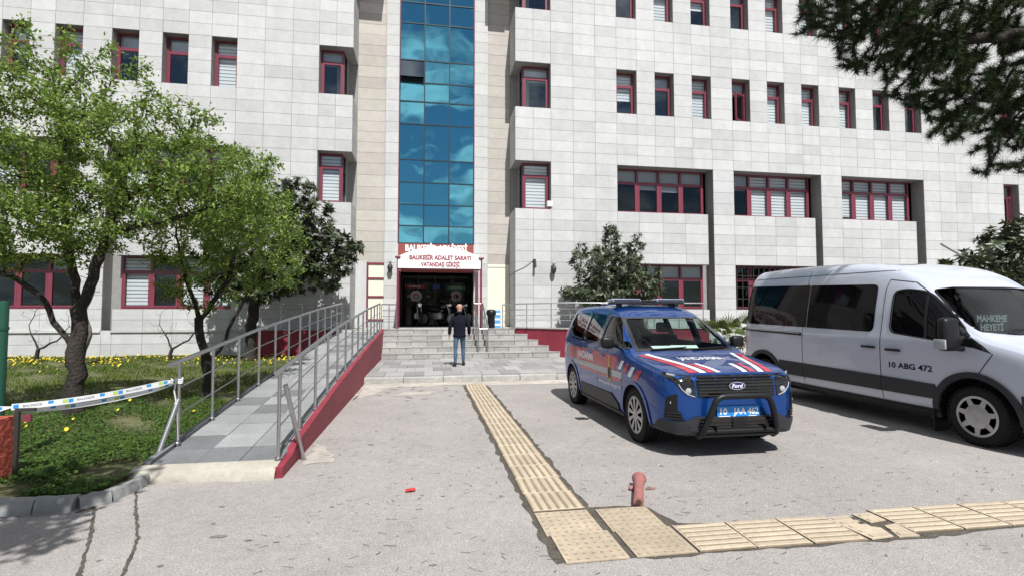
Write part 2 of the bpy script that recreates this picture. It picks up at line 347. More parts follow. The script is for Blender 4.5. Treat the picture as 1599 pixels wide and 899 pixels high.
# worn concrete apron in front of the paved landing
sheet('worn_apron', wobble([(-1.3, 11.0), (.7, 11.25), (1.4, 11.1), (5.2, 11.0), (5.2, 11.86), (-1.36, 11.86)], .12, .05), .004, M['patchc'])
for pl in ([(-1.28, 9.6), (-.9, 10.4), (-.7, 11.0), (-1.3, 11.0)], [(-.6, 9.9), (.1, 10.1), (.2, 10.5), (-.4, 10.4)], [(-1.25, 5.6), (-.95, 5.7), (-1.0, 6.1), (-1.3, 6.6)]):
    sheet('worn_patch', wobble(pl, .1, .05), .004, M['patchc'])
# cracks filled with dirt
def crack(pts, w):
    p = wobble(pts, .03, .006, False); mb = MB(); sw = [random.uniform(.2, 1.2) for _ in range(len(p) + 8)]
    L_ = []; R_ = []
    for i, q in enumerate(p):
        ww = w * sum(sw[i:i + 4]) / 4 * random.uniform(.8, 1.2); L_.append((q[0] - ww, q[1], .005)); R_.append((q[0] + ww * random.uniform(.6, 1.1), q[1] + .004, .005))
    n = len(p); mb.add(L_ + R_, [(i, i + n, i + n + 1, i + 1) for i in range(n - 1)])
    return mb.build('pavement_crack', M['dirt'])
tag(crack([(-2.68, 4.80), (-2.42, 4.32), (-2.25, 3.97), (-2.03, 3.51), (-1.8, 2.9)], .017), 'dirt filled crack in the asphalt starting at the curved kerb', kind='structure')
tag(crack([(-2.50, 5.05), (-2.24, 4.53), (-1.97, 4.02), (-1.86, 3.72), (-1.78, 3.47), (-1.7, 3.0)], .015), 'dirt filled crack in the asphalt running from the ramp foot', kind='structure')
crack([(-3.3, 4.6), (-2.95, 4.58), (-2.7, 4.6), (-2.6, 4.85), (-2.5, 5.2)], .03)['kind'] = 'structure'
mb = MB()
for k, (x, y, rx, ry) in enumerate([(-1.42, 3.96, .075, .028), (-1.62, 4.55, .03, .014), (-1.2, 3.86, .03, .014), (-1.0, 3.8, .025, .012), (-1.55, 4.2, .02, .01), (.05, 3.3, .03, .012), (.15, 4.5, .025, .012), (-.9, 3.2, .03, .015)]
                                 + [(random.uniform(-1.2, 4.5), random.uniform(3, 11), random.uniform(.015, .05), random.uniform(.008, .025)) for _ in range(14)]
                                 + [(random.uniform(-.9, .7), random.uniform(9.3, 11.2), random.uniform(.04, .1), random.uniform(.02, .06)) for _ in range(16)]):
    a = [(x + rx * math.cos(t) * random.uniform(.55, 1.1), y + ry * math.sin(t) * random.uniform(.55, 1.1), .0045) for t in np.linspace(0, 2 * math.pi, 15)[:-1]]
    mb.add(a, [tuple(range(14))])
mb.build('oil_stains', M['stain'])['kind'] = 'stuff'
# pine needles and grit lying about
n = 1500; P = np.stack([rng.uniform(-1.2, 6, n), rng.uniform(2.8, 11, n), np.full(n, .006)], 1); a = rng.uniform(0, math.pi, n); ln = rng.uniform(.012, .045, n); w_ = rng.uniform(.0012, .003, n)
d = np.stack([np.cos(a), np.sin(a) * .6, 0 * a], 1) * ln[:, None]; q = np.stack([-np.sin(a), np.cos(a), 0 * a], 1) * w_[:, None]
V = np.stack([P - d - q, P + d - q, P + d + q, P - d + q], 1).reshape(-1, 3)
obj('needle_litter', np_mesh('needle_litter', V, np.arange(4 * n).reshape(-1, 4), M['dirt']))['kind'] = 'stuff'
n = 5200; P = np.stack([rng.uniform(-3.2, 5, n), rng.uniform(2.7, 8, n), np.zeros(n)], 1); s_ = rng.uniform(.003, .008, n)
T = np.array([[1, 0, 0], [-.5, .87, 0], [-.5, -.87, 0], [0, 0, .8]]); V = (P[:, None] + T[None] * s_[:, None, None] * rng.uniform(.6, 1.3, (n, 4, 1))).reshape(-1, 3)
F = (np.arange(n)[:, None, None] * 4 + np.array([[0, 1, 3], [1, 2, 3], [2, 0, 3]])[None]).reshape(-1, 3)
obj('grit', np_mesh('grit', V, F, mat('pale_grit', (.30, .29, .28), .9, var=.5)))['kind'] = 'stuff'

# ------------------------------------------------------------------ tactile paving (a strip of ribbed tiles, warning tiles at the corner)
sheet('dirt_bed', wobble([(.80, 2.98 + .2), (1.30, 3.2), (1.36, 3.17), (1.80, 3.16), (1.9, 3.165), (3.2, 3.13), (3.5, 3.12), (4.3, 3.18), (6, 3.15), (6, 3.55), (4.6, 3.52), (3.4, 3.53), (1.86, 3.63), (1.74, 4.03), (1.31, 4.04), (1.31, 11.36), (.78, 11.36), (.79, 4.0)], .09, .022), .003, M['dirt'])
tact = thing('tactile_path', 'cream tactile guiding path of ribbed tiles crossing the forecourt', 'tactile paving')
tact['kind'] = 'structure'
del tact['category']
def ribtile(length=.4, wid=.42, nb=6):
    mb = MB(); mb.box(-wid / 2, -length / 2, 0, wid / 2, length / 2, .007, 1); mb.box(-wid / 2, -length / 2, .0071, wid / 2, -length / 2 + .014, .0095); mb.box(-wid / 2, length / 2 - .014, .0071, wid / 2, length / 2, .0095)
    for k in range(nb):
        x = -wid / 2 + wid * (k + .5) / nb; w = wid / nb * .33
        mb.add([(x - w, -length / 2 + .012, .008), (x + w, -length / 2 + .012, .008), (x + w, length / 2 - .012, .008), (x - w, length / 2 - .012, .008),
                (x - w * .7, -length / 2 + .018, .0135), (x + w * .7, -length / 2 + .018, .0135), (x + w * .7, length / 2 - .018, .0135), (x - w * .7, length / 2 - .018, .0135)],
               [(4, 5, 6, 7), (0, 1, 5, 4), (1, 2, 6, 5), (2, 3, 7, 6), (3, 0, 4, 7)])
    return mb.mesh('ribbed_tile', [M['tactile'], M['groove']])
def domtile(wid=.42, length=.41, nx=7, ny=6):
    mb = MB(); mb.box(-wid / 2, -length / 2, 0, wid / 2, length / 2, .008)
    for i in range(nx):
        for j in range(ny):
            x = -wid / 2 + wid * (i + .5) / nx; y = -length / 2 + length * (j + .5) / ny; r = .013
            b = [(x + r * math.cos(t), y + r * math.sin(t), .008) for t in np.linspace(0, 2 * math.pi, 7)[:-1]]; u = [(x + r * .6 * math.cos(t), y + r * .6 * math.sin(t), .0125) for t in np.linspace(0, 2 * math.pi, 7)[:-1]]
            mb.add(b + u, [(6, 7, 8, 9, 10, 11)]); mb.add(b + u, [(k, (k + 1) % 6, 6 + (k + 1) % 6, 6 + k) for k in range(6)], 1)
    return mb.mesh('warning_tile', [M['warn'], M['groove']])
rt = ribtile(); dt = domtile()
y = 11.25; k = 0
while y > 4.05:
    o = obj('ribbed_tile', rt, tact, (1.045 + random.uniform(-.006, .006), y - .2, .004 + random.uniform(0, .004))); o.rotation_euler = (random.uniform(-.006, .006), random.uniform(-.006, .006), random.uniform(-.012, .012)); y -= .402
y0_ = y
for x, yy in ((1.05, 3.78), (1.08, 3.38), (1.535, 3.77), (1.55, 3.38)):
    obj('warning_tile', dt, tact, (x, yy, .005)).rotation_euler = (random.uniform(-.005, .005), 0, random.uniform(-.015, .015))
cx = 1.985; cyy = 3.385
brk = None
for i in range(10):
    o = None
    x = cx + i * .415; yv = 3.385 - .008 * i + (.055 if i >= 4 else 0)
    if i == 3:
        for poly in ([(-.2, -.2), (-.02, -.2), (.03, -.06), (-.06, .02), (.0, .2), (-.2, .2)], [(.04, -.2), (.2, -.2), (.2, .0), (.09, -.02)], [(.05, .04), (.2, .06), (.2, .2), (.04, .2)]):
            mb = MB(); mb.prism(poly, 0, .008)
            for b_ in range(5):
                yb = -.2 + .4 * (b_ + .5) / 5; xs = [p[0] for p in poly]; ys = [p[1] for p in poly]
                if min(ys) < yb < max(ys): mb.box(min(xs) + .03, yb - .018, .0078, max(xs) - .05, yb + .018, .013)
            o = mb.build('broken_tile', M['tactile'], tact, loc=(x + random.uniform(-.01, .01), yv, .004), label='cracked tile broken into pieces')
            o.rotation_euler = (random.uniform(-.03, .03), random.uniform(-.03, .03), random.uniform(-.08, .08))
        continue
    o = obj('ribbed_tile', rt, tact, (x, yv, .004)); o.rotation_euler = (random.uniform(-.01, .01), random.uniform(-.01, .01), math.pi / 2 - .02 + random.uniform(-.02, .02)); o.scale = (1, 1.0, 1)

# ------------------------------------------------------------------ landing with pavers, steps, terrace, ramp
LZ = .15; TZ = 1.03
mb = MB(); mb.prism([(-1.38, 11.86), (6.5, 11.86), (6.5, 16.6), (-1.38, 16.6)], -.02, LZ - .03)
land = tag(mb.build('landing', M['concrete']), 'low paved landing in front of the entrance steps', kind='structure')
mb = MB()
for i in range(9):      # rough kerb edge, cast in lengths
    a = -1.38 + i * .88; mb = MB(); mb.cbox(a + .004, 11.72, -.01, a + .876, 11.86, LZ - .015 + random.uniform(-.012, .006), .018); mb.build('kerb_stone', M['concrete'], land)
pm = MB(); pm.cbox(-.5, -.5, 0, .5, .5, 1, .0); pm = MB(); pm.box(-.5, -.5, 0, .5, .5, 1); paver = pm.mesh('paver', M['paver'])
for r in range(5):
    yy = 11.865 + r * .83; xo = (r % 2) * .22
    for c in range(-1, 18):
        x0 = -1.38 + c * .445 + xo; x1 = x0 + .445; x0 = max(x0, -1.375); x1 = min(x1, 6.4)
        if x1 - x0 < .05: continue
        o = obj('paver', paver, land, ((x0 + x1) / 2, yy + .415, LZ - .03)); o.scale = (x1 - x0 - .008, .822, .03 + random.uniform(-.003, .004)); o.rotation_euler = (random.uniform(-.003, .003), random.uniform(-.003, .003), 0)
# terrace behind, and the oblique red wall
mb = MB(); mb.prism([(2.93, 17.45), (4.42, 15.98), (9.2, 15.98), (9.2, 18.15), (3.2, 18.15), (3.2, 19.35), (-2.45, 19.35), (-2.45, 18.15), (-5.2, 18.15), (-5.2, 17.36), (-2.62, 17.36), (-2.62, 16.5), (-1.42, 16.5), (-1.42, 17.45)], -.02, TZ)
tag(mb.build('terrace', M['concrete']), 'raised concrete terrace outside the entrance', kind='structure')
mb = MB(); mb.prism([(2.86, 17.46), (2.80, 17.40), (4.40, 15.82), (9.3, 15.82), (9.3, 15.98), (4.46, 15.98), (2.93, 17.50)], -.01, TZ + .012); mb.prism([(2.83, 17.44), (2.77, 17.39), (4.38, 15.79), (9.3, 15.79), (9.3, 16.0), (4.46, 16.0), (2.93, 17.50)], TZ + .012, TZ + .05, 1)
tag(mb.build('parapet_wall', [M['redwall'], M['concrete']]), 'low dark red wall flanking the steps on the side of the blue car', 'wall')
mb = MB(); mb.box(-5.3, 17.2, -.01, -2.66, 17.36, TZ - .02); mb.box(-5.33, 17.17, TZ - .02, -2.66, 17.38, TZ + .02, 1)
tag(mb.build('parapet_wall', [M['redwall'], M['concrete']]), 'low dark red wall in tree shade beyond the ramp', 'wall')
steps = thing('entrance_steps', 'five worn pale stone steps rising to the dark entrance', 'steps', (1, 16, LZ))
sm = MB(); sm.cbox(-.5, -.5, -.5, .5, .5, .5, .02); sb = sm.mesh('stone_block', M['stepstone'])
tsm = MB(); tsm.cbox(-.5, -.5, -.5, .5, .5, .5, .03); tsb = tsm.mesh('tread_slab', M['stepstone'])
NS = 5; RH = (TZ - LZ) / NS
for s in range(NS):
    ys = 16.0 + s * .29; zt = LZ + RH * (s + 1); xr = 4.36 - s * .30 if s < NS - 1 else 2.95; x = -1.38; off = 0
    while x < xr - .05:
        w = min(random.choice((.44, .46, .5)) if x > -1.38 else random.uniform(.25, .5), xr - x); dp = .36
        o = obj('stone_block', sb, steps, (x + w / 2 - 1, ys + dp / 2 - 16, zt - RH / 2 - LZ - .018 + random.uniform(-.003, .003))); o.scale = (w - .014, dp, RH - .044); o.rotation_euler = (0, random.uniform(-.006, .006), random.uniform(-.008, .008)); x += w
    x = -1.40
    while x < xr - .05:
        w = min(random.choice((.88, .92, .96)), xr + .03 - x); o = obj('tread_slab', tsb, steps, (x + w / 2 - 1, ys + .158 - 16, zt - LZ - .012)); o.scale = (w - .006, .33, .034); o.rotation_euler = (random.uniform(-.008, .008), random.uniform(-.003, .003), random.uniform(-.006, .006)); x += w
mb = MB()
for s in range(NS): mb.box(-2.36, .04 + s * .29, -.1, (4.3 - s * .30 if s < NS - 1 else 2.9) - 1, 1.6, RH * (s + 1) - .03)
mb.build('step_core', M['concrete'], steps)

RX0, RX1 = -2.6, -1.4
def rz(y): return float(np.interp(y, [5.3, 5.43, 5.8, 8.6, 13.1, 16.4, 16.6], [0, .125, .162, .44, .775, .965, TZ]))
ramp = thing('wheelchair_ramp', 'long tiled wheelchair ramp with dark red side wall beside the lawn', 'ramp', (-2, 5.4, 0))
rp = [(5.43, rz(5.43) - .02), (5.80, rz(5.8) - .02)] + [(y, rz(y) - .02) for y in np.linspace(6.4, 16.4, 12)] + [(16.5, TZ - .02)]
def ext(mb, prof, x0, x1, mi=0, zb=-.02):
    vs = []; n = len(prof)
    for x in (x0, x1): vs += [(x, y, z) for y, z in prof] + [(x, y, zb) for y, z in prof]
    k = 2 * n; fs = []
    for i in range(n - 1):
        fs += [(i, i + 1, k + i + 1, k + i), (i + 1, i, n + i, n + i + 1), (k + i, k + i + 1, k + n + i + 1, k + n + i)]
    fs += [(0, k, k + n, n), (n - 1, 2 * n - 1, k + 2 * n - 1, k + n - 1)]
    mb.add(vs, fs, mi)
mb = MB(); ext(mb, [(y - 5.4, z) for y, z in rp], RX0 + 2.02, RX1 + 2 - .02); mb.build('ramp_slab', M['concrete'], ramp)
mb = MB(); ext(mb, [(y - 5.4, z + (.05 if y > 5.7 else 0)) for y, z in [(5.24, .10), (5.6, .125)] + rp[1:]], RX1 + 1.985, RX1 + 2.06); mb.build('side_wall', M['redwall'], ramp, label='dark red painted ramp wall facing the parked cars')
mb = MB(); ext(mb, [(y - 5.4, z + .045) for y, z in [(5.45, .11)] + rp[1:]], RX0 + 1.95, RX0 + 2.015); mb.build('side_wall', M['darktile'], ramp, label='narrow dark edge of the ramp along the lawn')
mb = MB(); bm = bmesh.new()
pr = [(5.27, 0.0), (5.29, .06), (5.33, .10), (5.432, .127)]; vs = []
for i, (y, z) in enumerate(pr):
    for k in range(13): vs.append((-2.70 + 1.30 * k / 12 + 2, y - 5.4 + (random.uniform(-.02, .02) if i < 2 else 0) - (.10 * (k / 12) ** 2 if i < 3 else 0), z + (random.uniform(-.004, .004) if 0 < i < 3 else 0)))
mb.add(vs, [(i * 13 + k, i * 13 + k + 1, (i + 1) * 13 + k + 1, (i + 1) * 13 + k) for i in range(3) for k in range(12)]); mb.build('ramp_lip', M['lip'], ramp, smooth=180)
tm = MB(); tm.box(-.5, -.5, 0, .5, .5, 1); tl = tm.mesh('ramp_tile', M['ramptile']); td = tm.mesh('ramp_tile', M['darktile'])
y = 5.43; r = 0
while y < 16.42:
    y1 = min(y + .405, 16.48); z0, z1 = rz(y), rz(y1); sl_ = math.atan2(z1 - z0, y1 - y)
    for c in range(3):
        x0 = RX0 + .03 + c * .39
        dk = r == 0 or random.random() < .12
        o = obj('ramp_tile', td if dk else tl, ramp, (x0 + .195 + 2, (y + y1) / 2 - 5.4, (z0 + z1) / 2 - .022)); o.scale = (.383, (y1 - y) - .006, .022 + random.uniform(-.002, .003)); o.rotation_euler = (sl_, 0, 0)
    y = y1; r += 1

# ------------------------------------------------------------------ lawn
LAWN = [(-2.66, 16.9), (-2.66, 5.36), (-2.60, 5.12), (-2.70, 4.86), (-2.86, 4.78), (-3.36, 4.80), (-24, 4.9), (-24, 18.2), (-5.3, 18.2), (-5.3, 17.2)]
def lz(x, y): return .085 - .034 * math.exp(-((x + 2.6) ** 2 + (y - 4.95) ** 2) / .2) + .008 * (y - 5) + .025 * math.sin(x * 1.7) * math.sin(y * 1.3)
bm = bmesh.new(); xs = np.concatenate([np.arange(-2.66, -9, -.25), np.arange(-9, -34, -1.)]); ys = np.concatenate([np.arange(4.8, 10, .25), np.arange(10, 18.6, .6)])
vv = {}
for i, x in enumerate(xs):
    for j, y in enumerate(ys):
        xx = x
        if y < 5.2 and x > -2.9: xx = min(x, -2.66 - (5.2 - y) * .35)
        vv[i, j] = bm.verts.new((xx, y, lz(x, y) + random.uniform(-.012, .012)))
for i in range(len(xs) - 1):
    for j in range(len(ys) - 1): bm.faces.new((vv[i, j], vv[i + 1, j], vv[i + 1, j + 1], vv[i, j + 1])).normal_update()
me = bpy.data.meshes.new('lawn_soil'); bm.to_mesh(me); bm.free(); me.materials.append(M['soil']); smooth_mesh(me, 180)
tag(obj('lawn_soil', me), 'earth of the lawn with bare patches', kind='structure')
def inside_lawn(P):
    return (P[:, 0] < -2.655 - np.clip(5.0 - P[:, 1], 0, 1) * .6) & (P[:, 1] > 4.80)
def patchn(P):   # soft patchiness of the turf
    return np.sin(P[:, 0] * 2.3 + 1.3 * np.sin(P[:, 1] * 1.9)) * np.sin(P[:, 1] * 2.7 + np.sin(P[:, 0] * 3.1)) + .5 * np.sin(P[:, 0] * 6.1 + P[:, 1] * 5.3)
def scatter(n, ymin, ymax, xmin):
    P = np.stack([rng.uniform(xmin, -2.68, n), ymin + (ymax - ymin) * rng.uniform(0, 1, n) ** 1.5, np.zeros(n)], 1)
    P = P[inside_lawn(P)]; P = P[P[:, 0] > -1.05 * P[:, 1] - .5]; P = P[patchn(P) > rng.uniform(-1.1, -.25, len(P))]
    P[:, 2] = [lz(a, b) for a, b in P[:, :2]]; return P
P = scatter(150000, 4.78, 18.0, -19); n = len(P)
a = rng.uniform(0, 2 * math.pi, n); h = rng.uniform(.03, .085, n) * (.8 + .3 * np.clip(patchn(P), -1, 1)); w_ = rng.uniform(.003, .006, n) * (1 + P[:, 1] * .06); le = rng.uniform(.2, .9, n)
q = np.stack([np.cos(a), np.sin(a), 0 * a], 1) * w_[:, None]; tip = np.stack([-np.sin(a) * le * h, np.cos(a) * le * h, h], 1)
V = np.stack([P - q, P + q, P + tip], 1).reshape(-1, 3)
tag(obj('grass', np_mesh('grass', V, np.arange(3 * n).reshape(-1, 3), M['grass'])), 'rough green grass of the lawn', kind='stuff')
P = scatter(66000, 4.78, 9.5, -9.5); n = len(P); P[:, 2] += rng.uniform(.01, .05, n); a = rng.uniform(0, 2 * math.pi, n); s_ = rng.uniform(.010, .024, n)
u = np.stack([np.cos(a), np.sin(a), rng.uniform(-.5, .5, n)], 1) * s_[:, None]; v = np.stack([-np.sin(a), np.cos(a), rng.uniform(-.5, .5, n)], 1) * s_[:, None] * .7
V = np.stack([P - u, P - v, P + u, P + v], 1).reshape(-1, 3)
tag(obj('clover', np_mesh('clover', V, np.arange(4 * n).reshape(-1, 4), M['clover'])), 'low leafy ground cover in the lawn', kind='stuff')
n = 1700; P = np.stack([rng.uniform(-19, -3.4, n), 17.7 - np.abs(rng.normal(0, 1.4, n)), np.zeros(n)], 1); ex = np.stack([rng.uniform(-6, -3.2, 14), rng.uniform(7, 9, 14), np.zeros(14)], 1)
P = np.concatenate([P, ex]); P = P[inside_lawn(P)]; P = P[(np.sin(P[:, 0] * 1.1) + np.sin(P[:, 0] * 2.7 + P[:, 1] * 2)) > rng.uniform(-2, .9, len(P))]; n = len(P)
P[:, 2] = [lz(a, b) + random.uniform(.05, .10) for a, b in P[:, :2]]
c_ = np.array([[math.cos(t), math.sin(t), 0] for t in np.linspace(0, 2 * math.pi, 7)[:-1]]); s_ = rng.uniform(.014, .024, n); til = rng.normal(0, .35, (n, 2)) + np.array([0, -.45])
V = P[:, None] + c_[None] * s_[:, None, None]; V[:, :, 2] += (c_[None, :, 0] * til[:, 0:1] - c_[None, :, 1] * til[:, 1:2]) * s_[:, None]
tag(obj('dandelion_flowers', np_mesh('dandelion_flowers', V.reshape(-1, 3), np.arange(6 * n).reshape(-1, 6), M['dandelion'])), 'yellow dandelions scattered along the wall', kind='stuff')
sheet('soil_edge', [(-2.62, 5.6), (-2.60, 5.3), (-2.57, 5.1), (-2.64, 4.87), (-2.78, 4.75), (-3.4, 4.75), (-8, 4.93), (-8, 5.2), (-3.2, 5.3)], .058, M['soil'])
# kerb round the lawn corner
kerb = [(-2.56, 5.30), (-2.545, 5.10), (-2.61, 4.86), (-2.76, 4.72), (-3.02, 4.70), (-3.45, 4.72), (-4.3, 4.78), (-5.3, 4.82), (-6.3, 4.86), (-8, 4.9)]
kt = thing('lawn_kerb', 'weathered rounded concrete kerb curving round the lawn corner', 'kerb', (-2.9, 4.7, 0))
for i in range(len(kerb) - 1):
    a = Vector(kerb[i] + (0,)); b = Vector(kerb[i + 1] + (0,)); d = (b - a).normalized(); nr = Vector((-d.y, d.x, 0)); mb = MB(); vs = []
    n = 6
    for k in range(n + 1):
        p = a.lerp(b, .006 + .988 * k / n); j = random.uniform(-.007, .007); w = .085 if i > 1 else .06; h = (.10 if i > 2 else .088) + random.uniform(-.006, .006)
        vs += [p + nr * (w + j) + Vector((0, 0, -.02)), p + nr * (w + j - .01) + Vector((0, 0, h * .6)), p + nr * (w * .55) + Vector((0, 0, h)), p - nr * (w * .55) + Vector((0, 0, h)), p - nr * (w - .01) + Vector((0, 0, h * .6)), p - nr * w + Vector((0, 0, -.02))]
    vs = [v - Vector((-2.9, 4.7, 0)) for v in vs]
    mb.add(vs, [(k * 6 + q, k * 6 + q + 1, (k + 1) * 6 + q + 1, (k + 1) * 6 + q) for k in range(n) for q in range(5)] + [(0, 1, 2, 3, 4, 5), tuple(reversed(range(n * 6, n * 6 + 6)))])
    mb.build('kerb_stone', M['kerb'], kt, smooth=50)

# ------------------------------------------------------------------ steel railings
def rail_path(pts): return [Vector(p) for p in pts]
def railing(name, label, pts, h, posts, cat='railing', mids=(.33, .62), r=.024, group=None, rail=True, over=0.):
    """PTS: foot line of the railing; POSTS: how many posts along it"""
    pts = [Vector(p) for p in pts]; base = pts[0].copy(); t = thing(name, label, cat, base, group)
    Ls = [0]
    for a, b in zip(pts, pts[1:]): Ls.append(Ls[-1] + (b - a).length)
    def at(s):
        s = min(max(s, 0), Ls[-1]); i = min(max(int(np.searchsorted(Ls, s)) - 1, 0), len(pts) - 2); return pts[i].lerp(pts[i + 1], (s - Ls[i]) / (Ls[i + 1] - Ls[i])) - base
    U = Vector((0, 0, 1))
    for k in range(posts):
        p = at(Ls[-1] * k / (posts - 1)); mb = MB(); mb.tube([p - U * .02, p + U * (h - .015)], .018 if r > .02 else .014, 8); mb.lathe([(.035, 0), (.035, .012), (.02, .02)], p, 'z', 10); mb.build('post', M['steel'], t, smooth=40)
    hp = [p - base + U * h for p in pts]
    if over: hp[0] = hp[0] - (hp[1] - hp[0]).normalized() * over
    mb = MB(); mb.tube(hp, r, 10); mb.build('handrail', M['steel'], t, smooth=40)
    for m_ in mids:
        mb = MB(); mb.tube([p - base + U * h * m_ for p in pts], .009, 6); mb.build('mid_bar', M['steel'], t, smooth=40)
    return t, base
def foot(x, ys): return [(x, y, rz(y) + .02) for y in ys]
t, b = railing('ramp_railing', 'steel railing on the lawn side of the ramp, tied with barrier tape', foot(-2.57, [5.95, 7, 8.6, 10.8, 13.1, 16.4]), .86, 13, mids=(.36, .68), over=.22)
mb = MB(); mb.tube([Vector((-2.57, 5.95, .66)) - b, Vector((-2.66, 5.72, .10)) - b], .024, 10); mb.build('brace', M['steel'], t, smooth=40)
t, b = railing('ramp_railing', 'steel railing on the parking side of the ramp above its red wall', foot(-1.43, [5.42, 7, 8.6, 10.8, 13.1, 16.35]), .86, 14, mids=(.36, .68), over=.12)
mb = MB(); mb.tube([Vector((-1.40, 5.52, .84)) - b, Vector((-1.29, 5.86, .0)) - b], .024, 10); mb.build('brace', M['steel'], t, smooth=40)
railing('terrace_railing', 'steel railing above the red wall behind the blue car', [(2.62, 17.0, TZ + .05), (2.9, 16.98, TZ + .05)][:0] + [(2.55, 17.3, TZ), (3.1, 17.0, TZ + .03), (4.45, 16.0, TZ + .05), (9.2, 16.0, TZ + .05)], .80, 9, mids=(.3, .52, .75), r=.02)
railing('terrace_railing', 'short steel railing between the ramp top and the canopy post', [(-1.42, 16.9, TZ), (-1.0, 17.5, TZ)], .80, 3, mids=(.3, .52, .75), r=.02)
railing('terrace_railing', 'steel railing above the shaded red wall beyond the ramp', [(-5.2, 17.3, TZ), (-2.66, 17.3, TZ)], .80, 5, mids=(.3, .52, .75), r=.02)
st = thing('stair_railing', 'double steel handrail running down the middle of the steps', 'railing', (1.72, 16.7, LZ))
for sx in (-.15, .15):
    mb = MB(); mb.tube([(sx - .02, .75, 1.72), (sx, .58, 1.72), (sx + .04, -.62, .98), (sx + .04, -.72, .90)], .022, 10); mb.build('handrail', M['steel'], st, smooth=40)
    for f in (0, .33, .66, 1.):
        yy = .58 - 1.2 * f; zt = 1.72 - .74 * f; s = int(np.clip((yy + .70) / .29 + 1, 1, 5)) if yy > -.68 else 0
        zb = RH * max(0, min(5, math.floor((yy + .7) / .29) + 1))
        for w in ((0, .055) if f in (0, 1.) else (0,)):
            mb = MB(); mb.tube([(sx + .04 * f, yy + w, zb), (sx + .04 * f, yy + w, zt - .01)], .016, 8); mb.build('post', M['steel'], st, smooth=40)
    for dz in (.35, .6):
        mb = MB(); mb.tube([(sx, .58, 1.72 - dz), (sx + .04, -.62, .98 - dz)], .008, 6); mb.build('mid_bar', M['steel'], st)
mb = MB(); mb.tube([(-.11, -.70, .91), (.19, -.70, .91)], .022, 10); mb.tube([(-.17, .74, 1.72), (.13, .74, 1.72)], .022, 10); mb.build('cross_bar', M['steel'], st, smooth=40)

# =================================================================== COURTHOUSE
D, D2, DT = 18.2, 19.5, 19.4
court = thing('courthouse', 'four storey pale stone courthouse with teal glass tower over the entrance', 'building', (0, D, 0))
OFF = Vector((0, -D, 0))
def cb(mb, name, mats, smooth=None, label=None, parent=None):
    mb.v = [(x, y - D, z) for x, y, z in mb.v]; return mb.build(name, mats, parent or court, smooth, label=label)
ZR = [-.02, .57, 1.0, 1.34, 1.68, 2.11, 2.54, 2.97, 3.4, 3.79, 4.18, 4.57, 4.96, 5.35, 5.79, 6.23, 6.68, 7.12, 7.52, 7.92, 8.32, 8.72, 9.12, 9.545, 9.97, 10.395, 10.82, 11.23, 11.64, 12.05, 12.45, 12.86, 13.28, 13.70, 14.12, 14.54, 14.94, 15.35, 15.76, 16.17, 16.58, 17.0, 17.42, 17.84, 18.26, 18.7, 19.1, 19.5]
CU_R = [3.15, 3.82, 4.49, 5.35, 6.21, 7.06, 7.87, 8.61, 9.40, 10.15, 10.96, 11.86, 12.64, 13.40, 14.17, 14.94, 15.73, 16.67, 17.44, 18.26, 19.03, 19.8, 20.6, 21.4, 22.2, 23.0, 23.83, 24.65, 25.45, 26.3, 27.1, 27.95, 28.8, 29.6, 30.4, 31.2, 32, 33, 34, 35, 36, 37, 38]
CL_R = [3.15, 3.82, 4.49, 5.35, 6.21, 7.06, 7.93, 8.87, 9.80, 10.74, 10.98, 11.86, 12.75, 13.64, 14.53, 15.42, 15.73, 16.67, 17.55, 18.43, 19.30, 20.17, 20.6, 21.4, 22.2, 23.0, 23.83, 24.65, 25.45, 26.3, 27.1, 27.95, 28.8, 29.6, 30.4, 31.2, 32, 33, 34, 35, 36, 37, 38]
CU_L = [-2.6, -3.17, -3.74, -4.6, -5.5, -6.38, -7.18, -7.89, -8.68, -9.38, -10.18, -11.02, -11.82, -12.52, -13.3, -14.05, -14.85, -15.6, -16.4, -17.2, -18, -18.8, -19.6, -20.4, -21.2, -22, -23, -24, -25, -26, -27, -28, -29, -30]
CL_L = [-2.6, -3.17, -3.74, -4.6, -5.5, -6.38, -7.25, -8.12, -8.99, -9.88, -10.18, -11.02, -11.9, -12.8, -13.7, -14.6, -14.85, -15.6, -16.4, -17.3, -18.2, -19.1, -19.4, -20.2, -21, -22, -23, -24, -25, -26, -27, -28, -29, -30]
singles_R = [(7.06, 7.87), (8.61, 9.40), (10.15, 10.96), (11.86, 12.64), (13.40, 14.17), (14.94, 15.73), (16.67, 17.44), (18.26, 19.03), (19.8, 20.6), (24.65, 25.45), (27.1, 27.95)]
singles_L = [(-7.18, -6.38), (-8.68, -7.89), (-10.18, -9.38), (-11.82, -11.02), (-13.3, -12.52), (-14.85, -14.05), (-16.4, -15.6), (-18, -17.2)]
bays_R = [(7.06, 10.74, 10.98), (11.86, 15.42, 15.73), (16.67, 20.17, 20.6)]
bays_L = [(-6.38, -9.88, -10.18), (-11.02, -14.6, -14.85), (-15.6, -19.1, -19.4)]
F1, F2, F3, F4 = (1.68, 3.4), (5.35, 7.12), (9.12, 10.82), (12.86, 14.54)
F5 = (16.58, 18.26)
OP = []    # openings in the front plane: x0, x1, z0, z1
for s in singles_R + singles_L:
    for f in (F3, F4, F5): OP.append((s[0], s[1]) + f)
OP += [(24.65, 25.45) + F2, (27.1, 27.95) + F2]
for a, b, c in bays_R + bays_L:
    for f in (F1, F2): OP.append((min(a, c), max(a, c)) + f)
    OP.append((min(b, c), max(b, c), 1.0, 5.35))
for f in (F2, F3, F4, F5): OP += [(3.15, 4.49) + f, (-3.74, -2.6) + f]
def is_open(x, z): return any(a < x < b and c < z < d for a, b, c, d in OP)
panels = []; runs = []
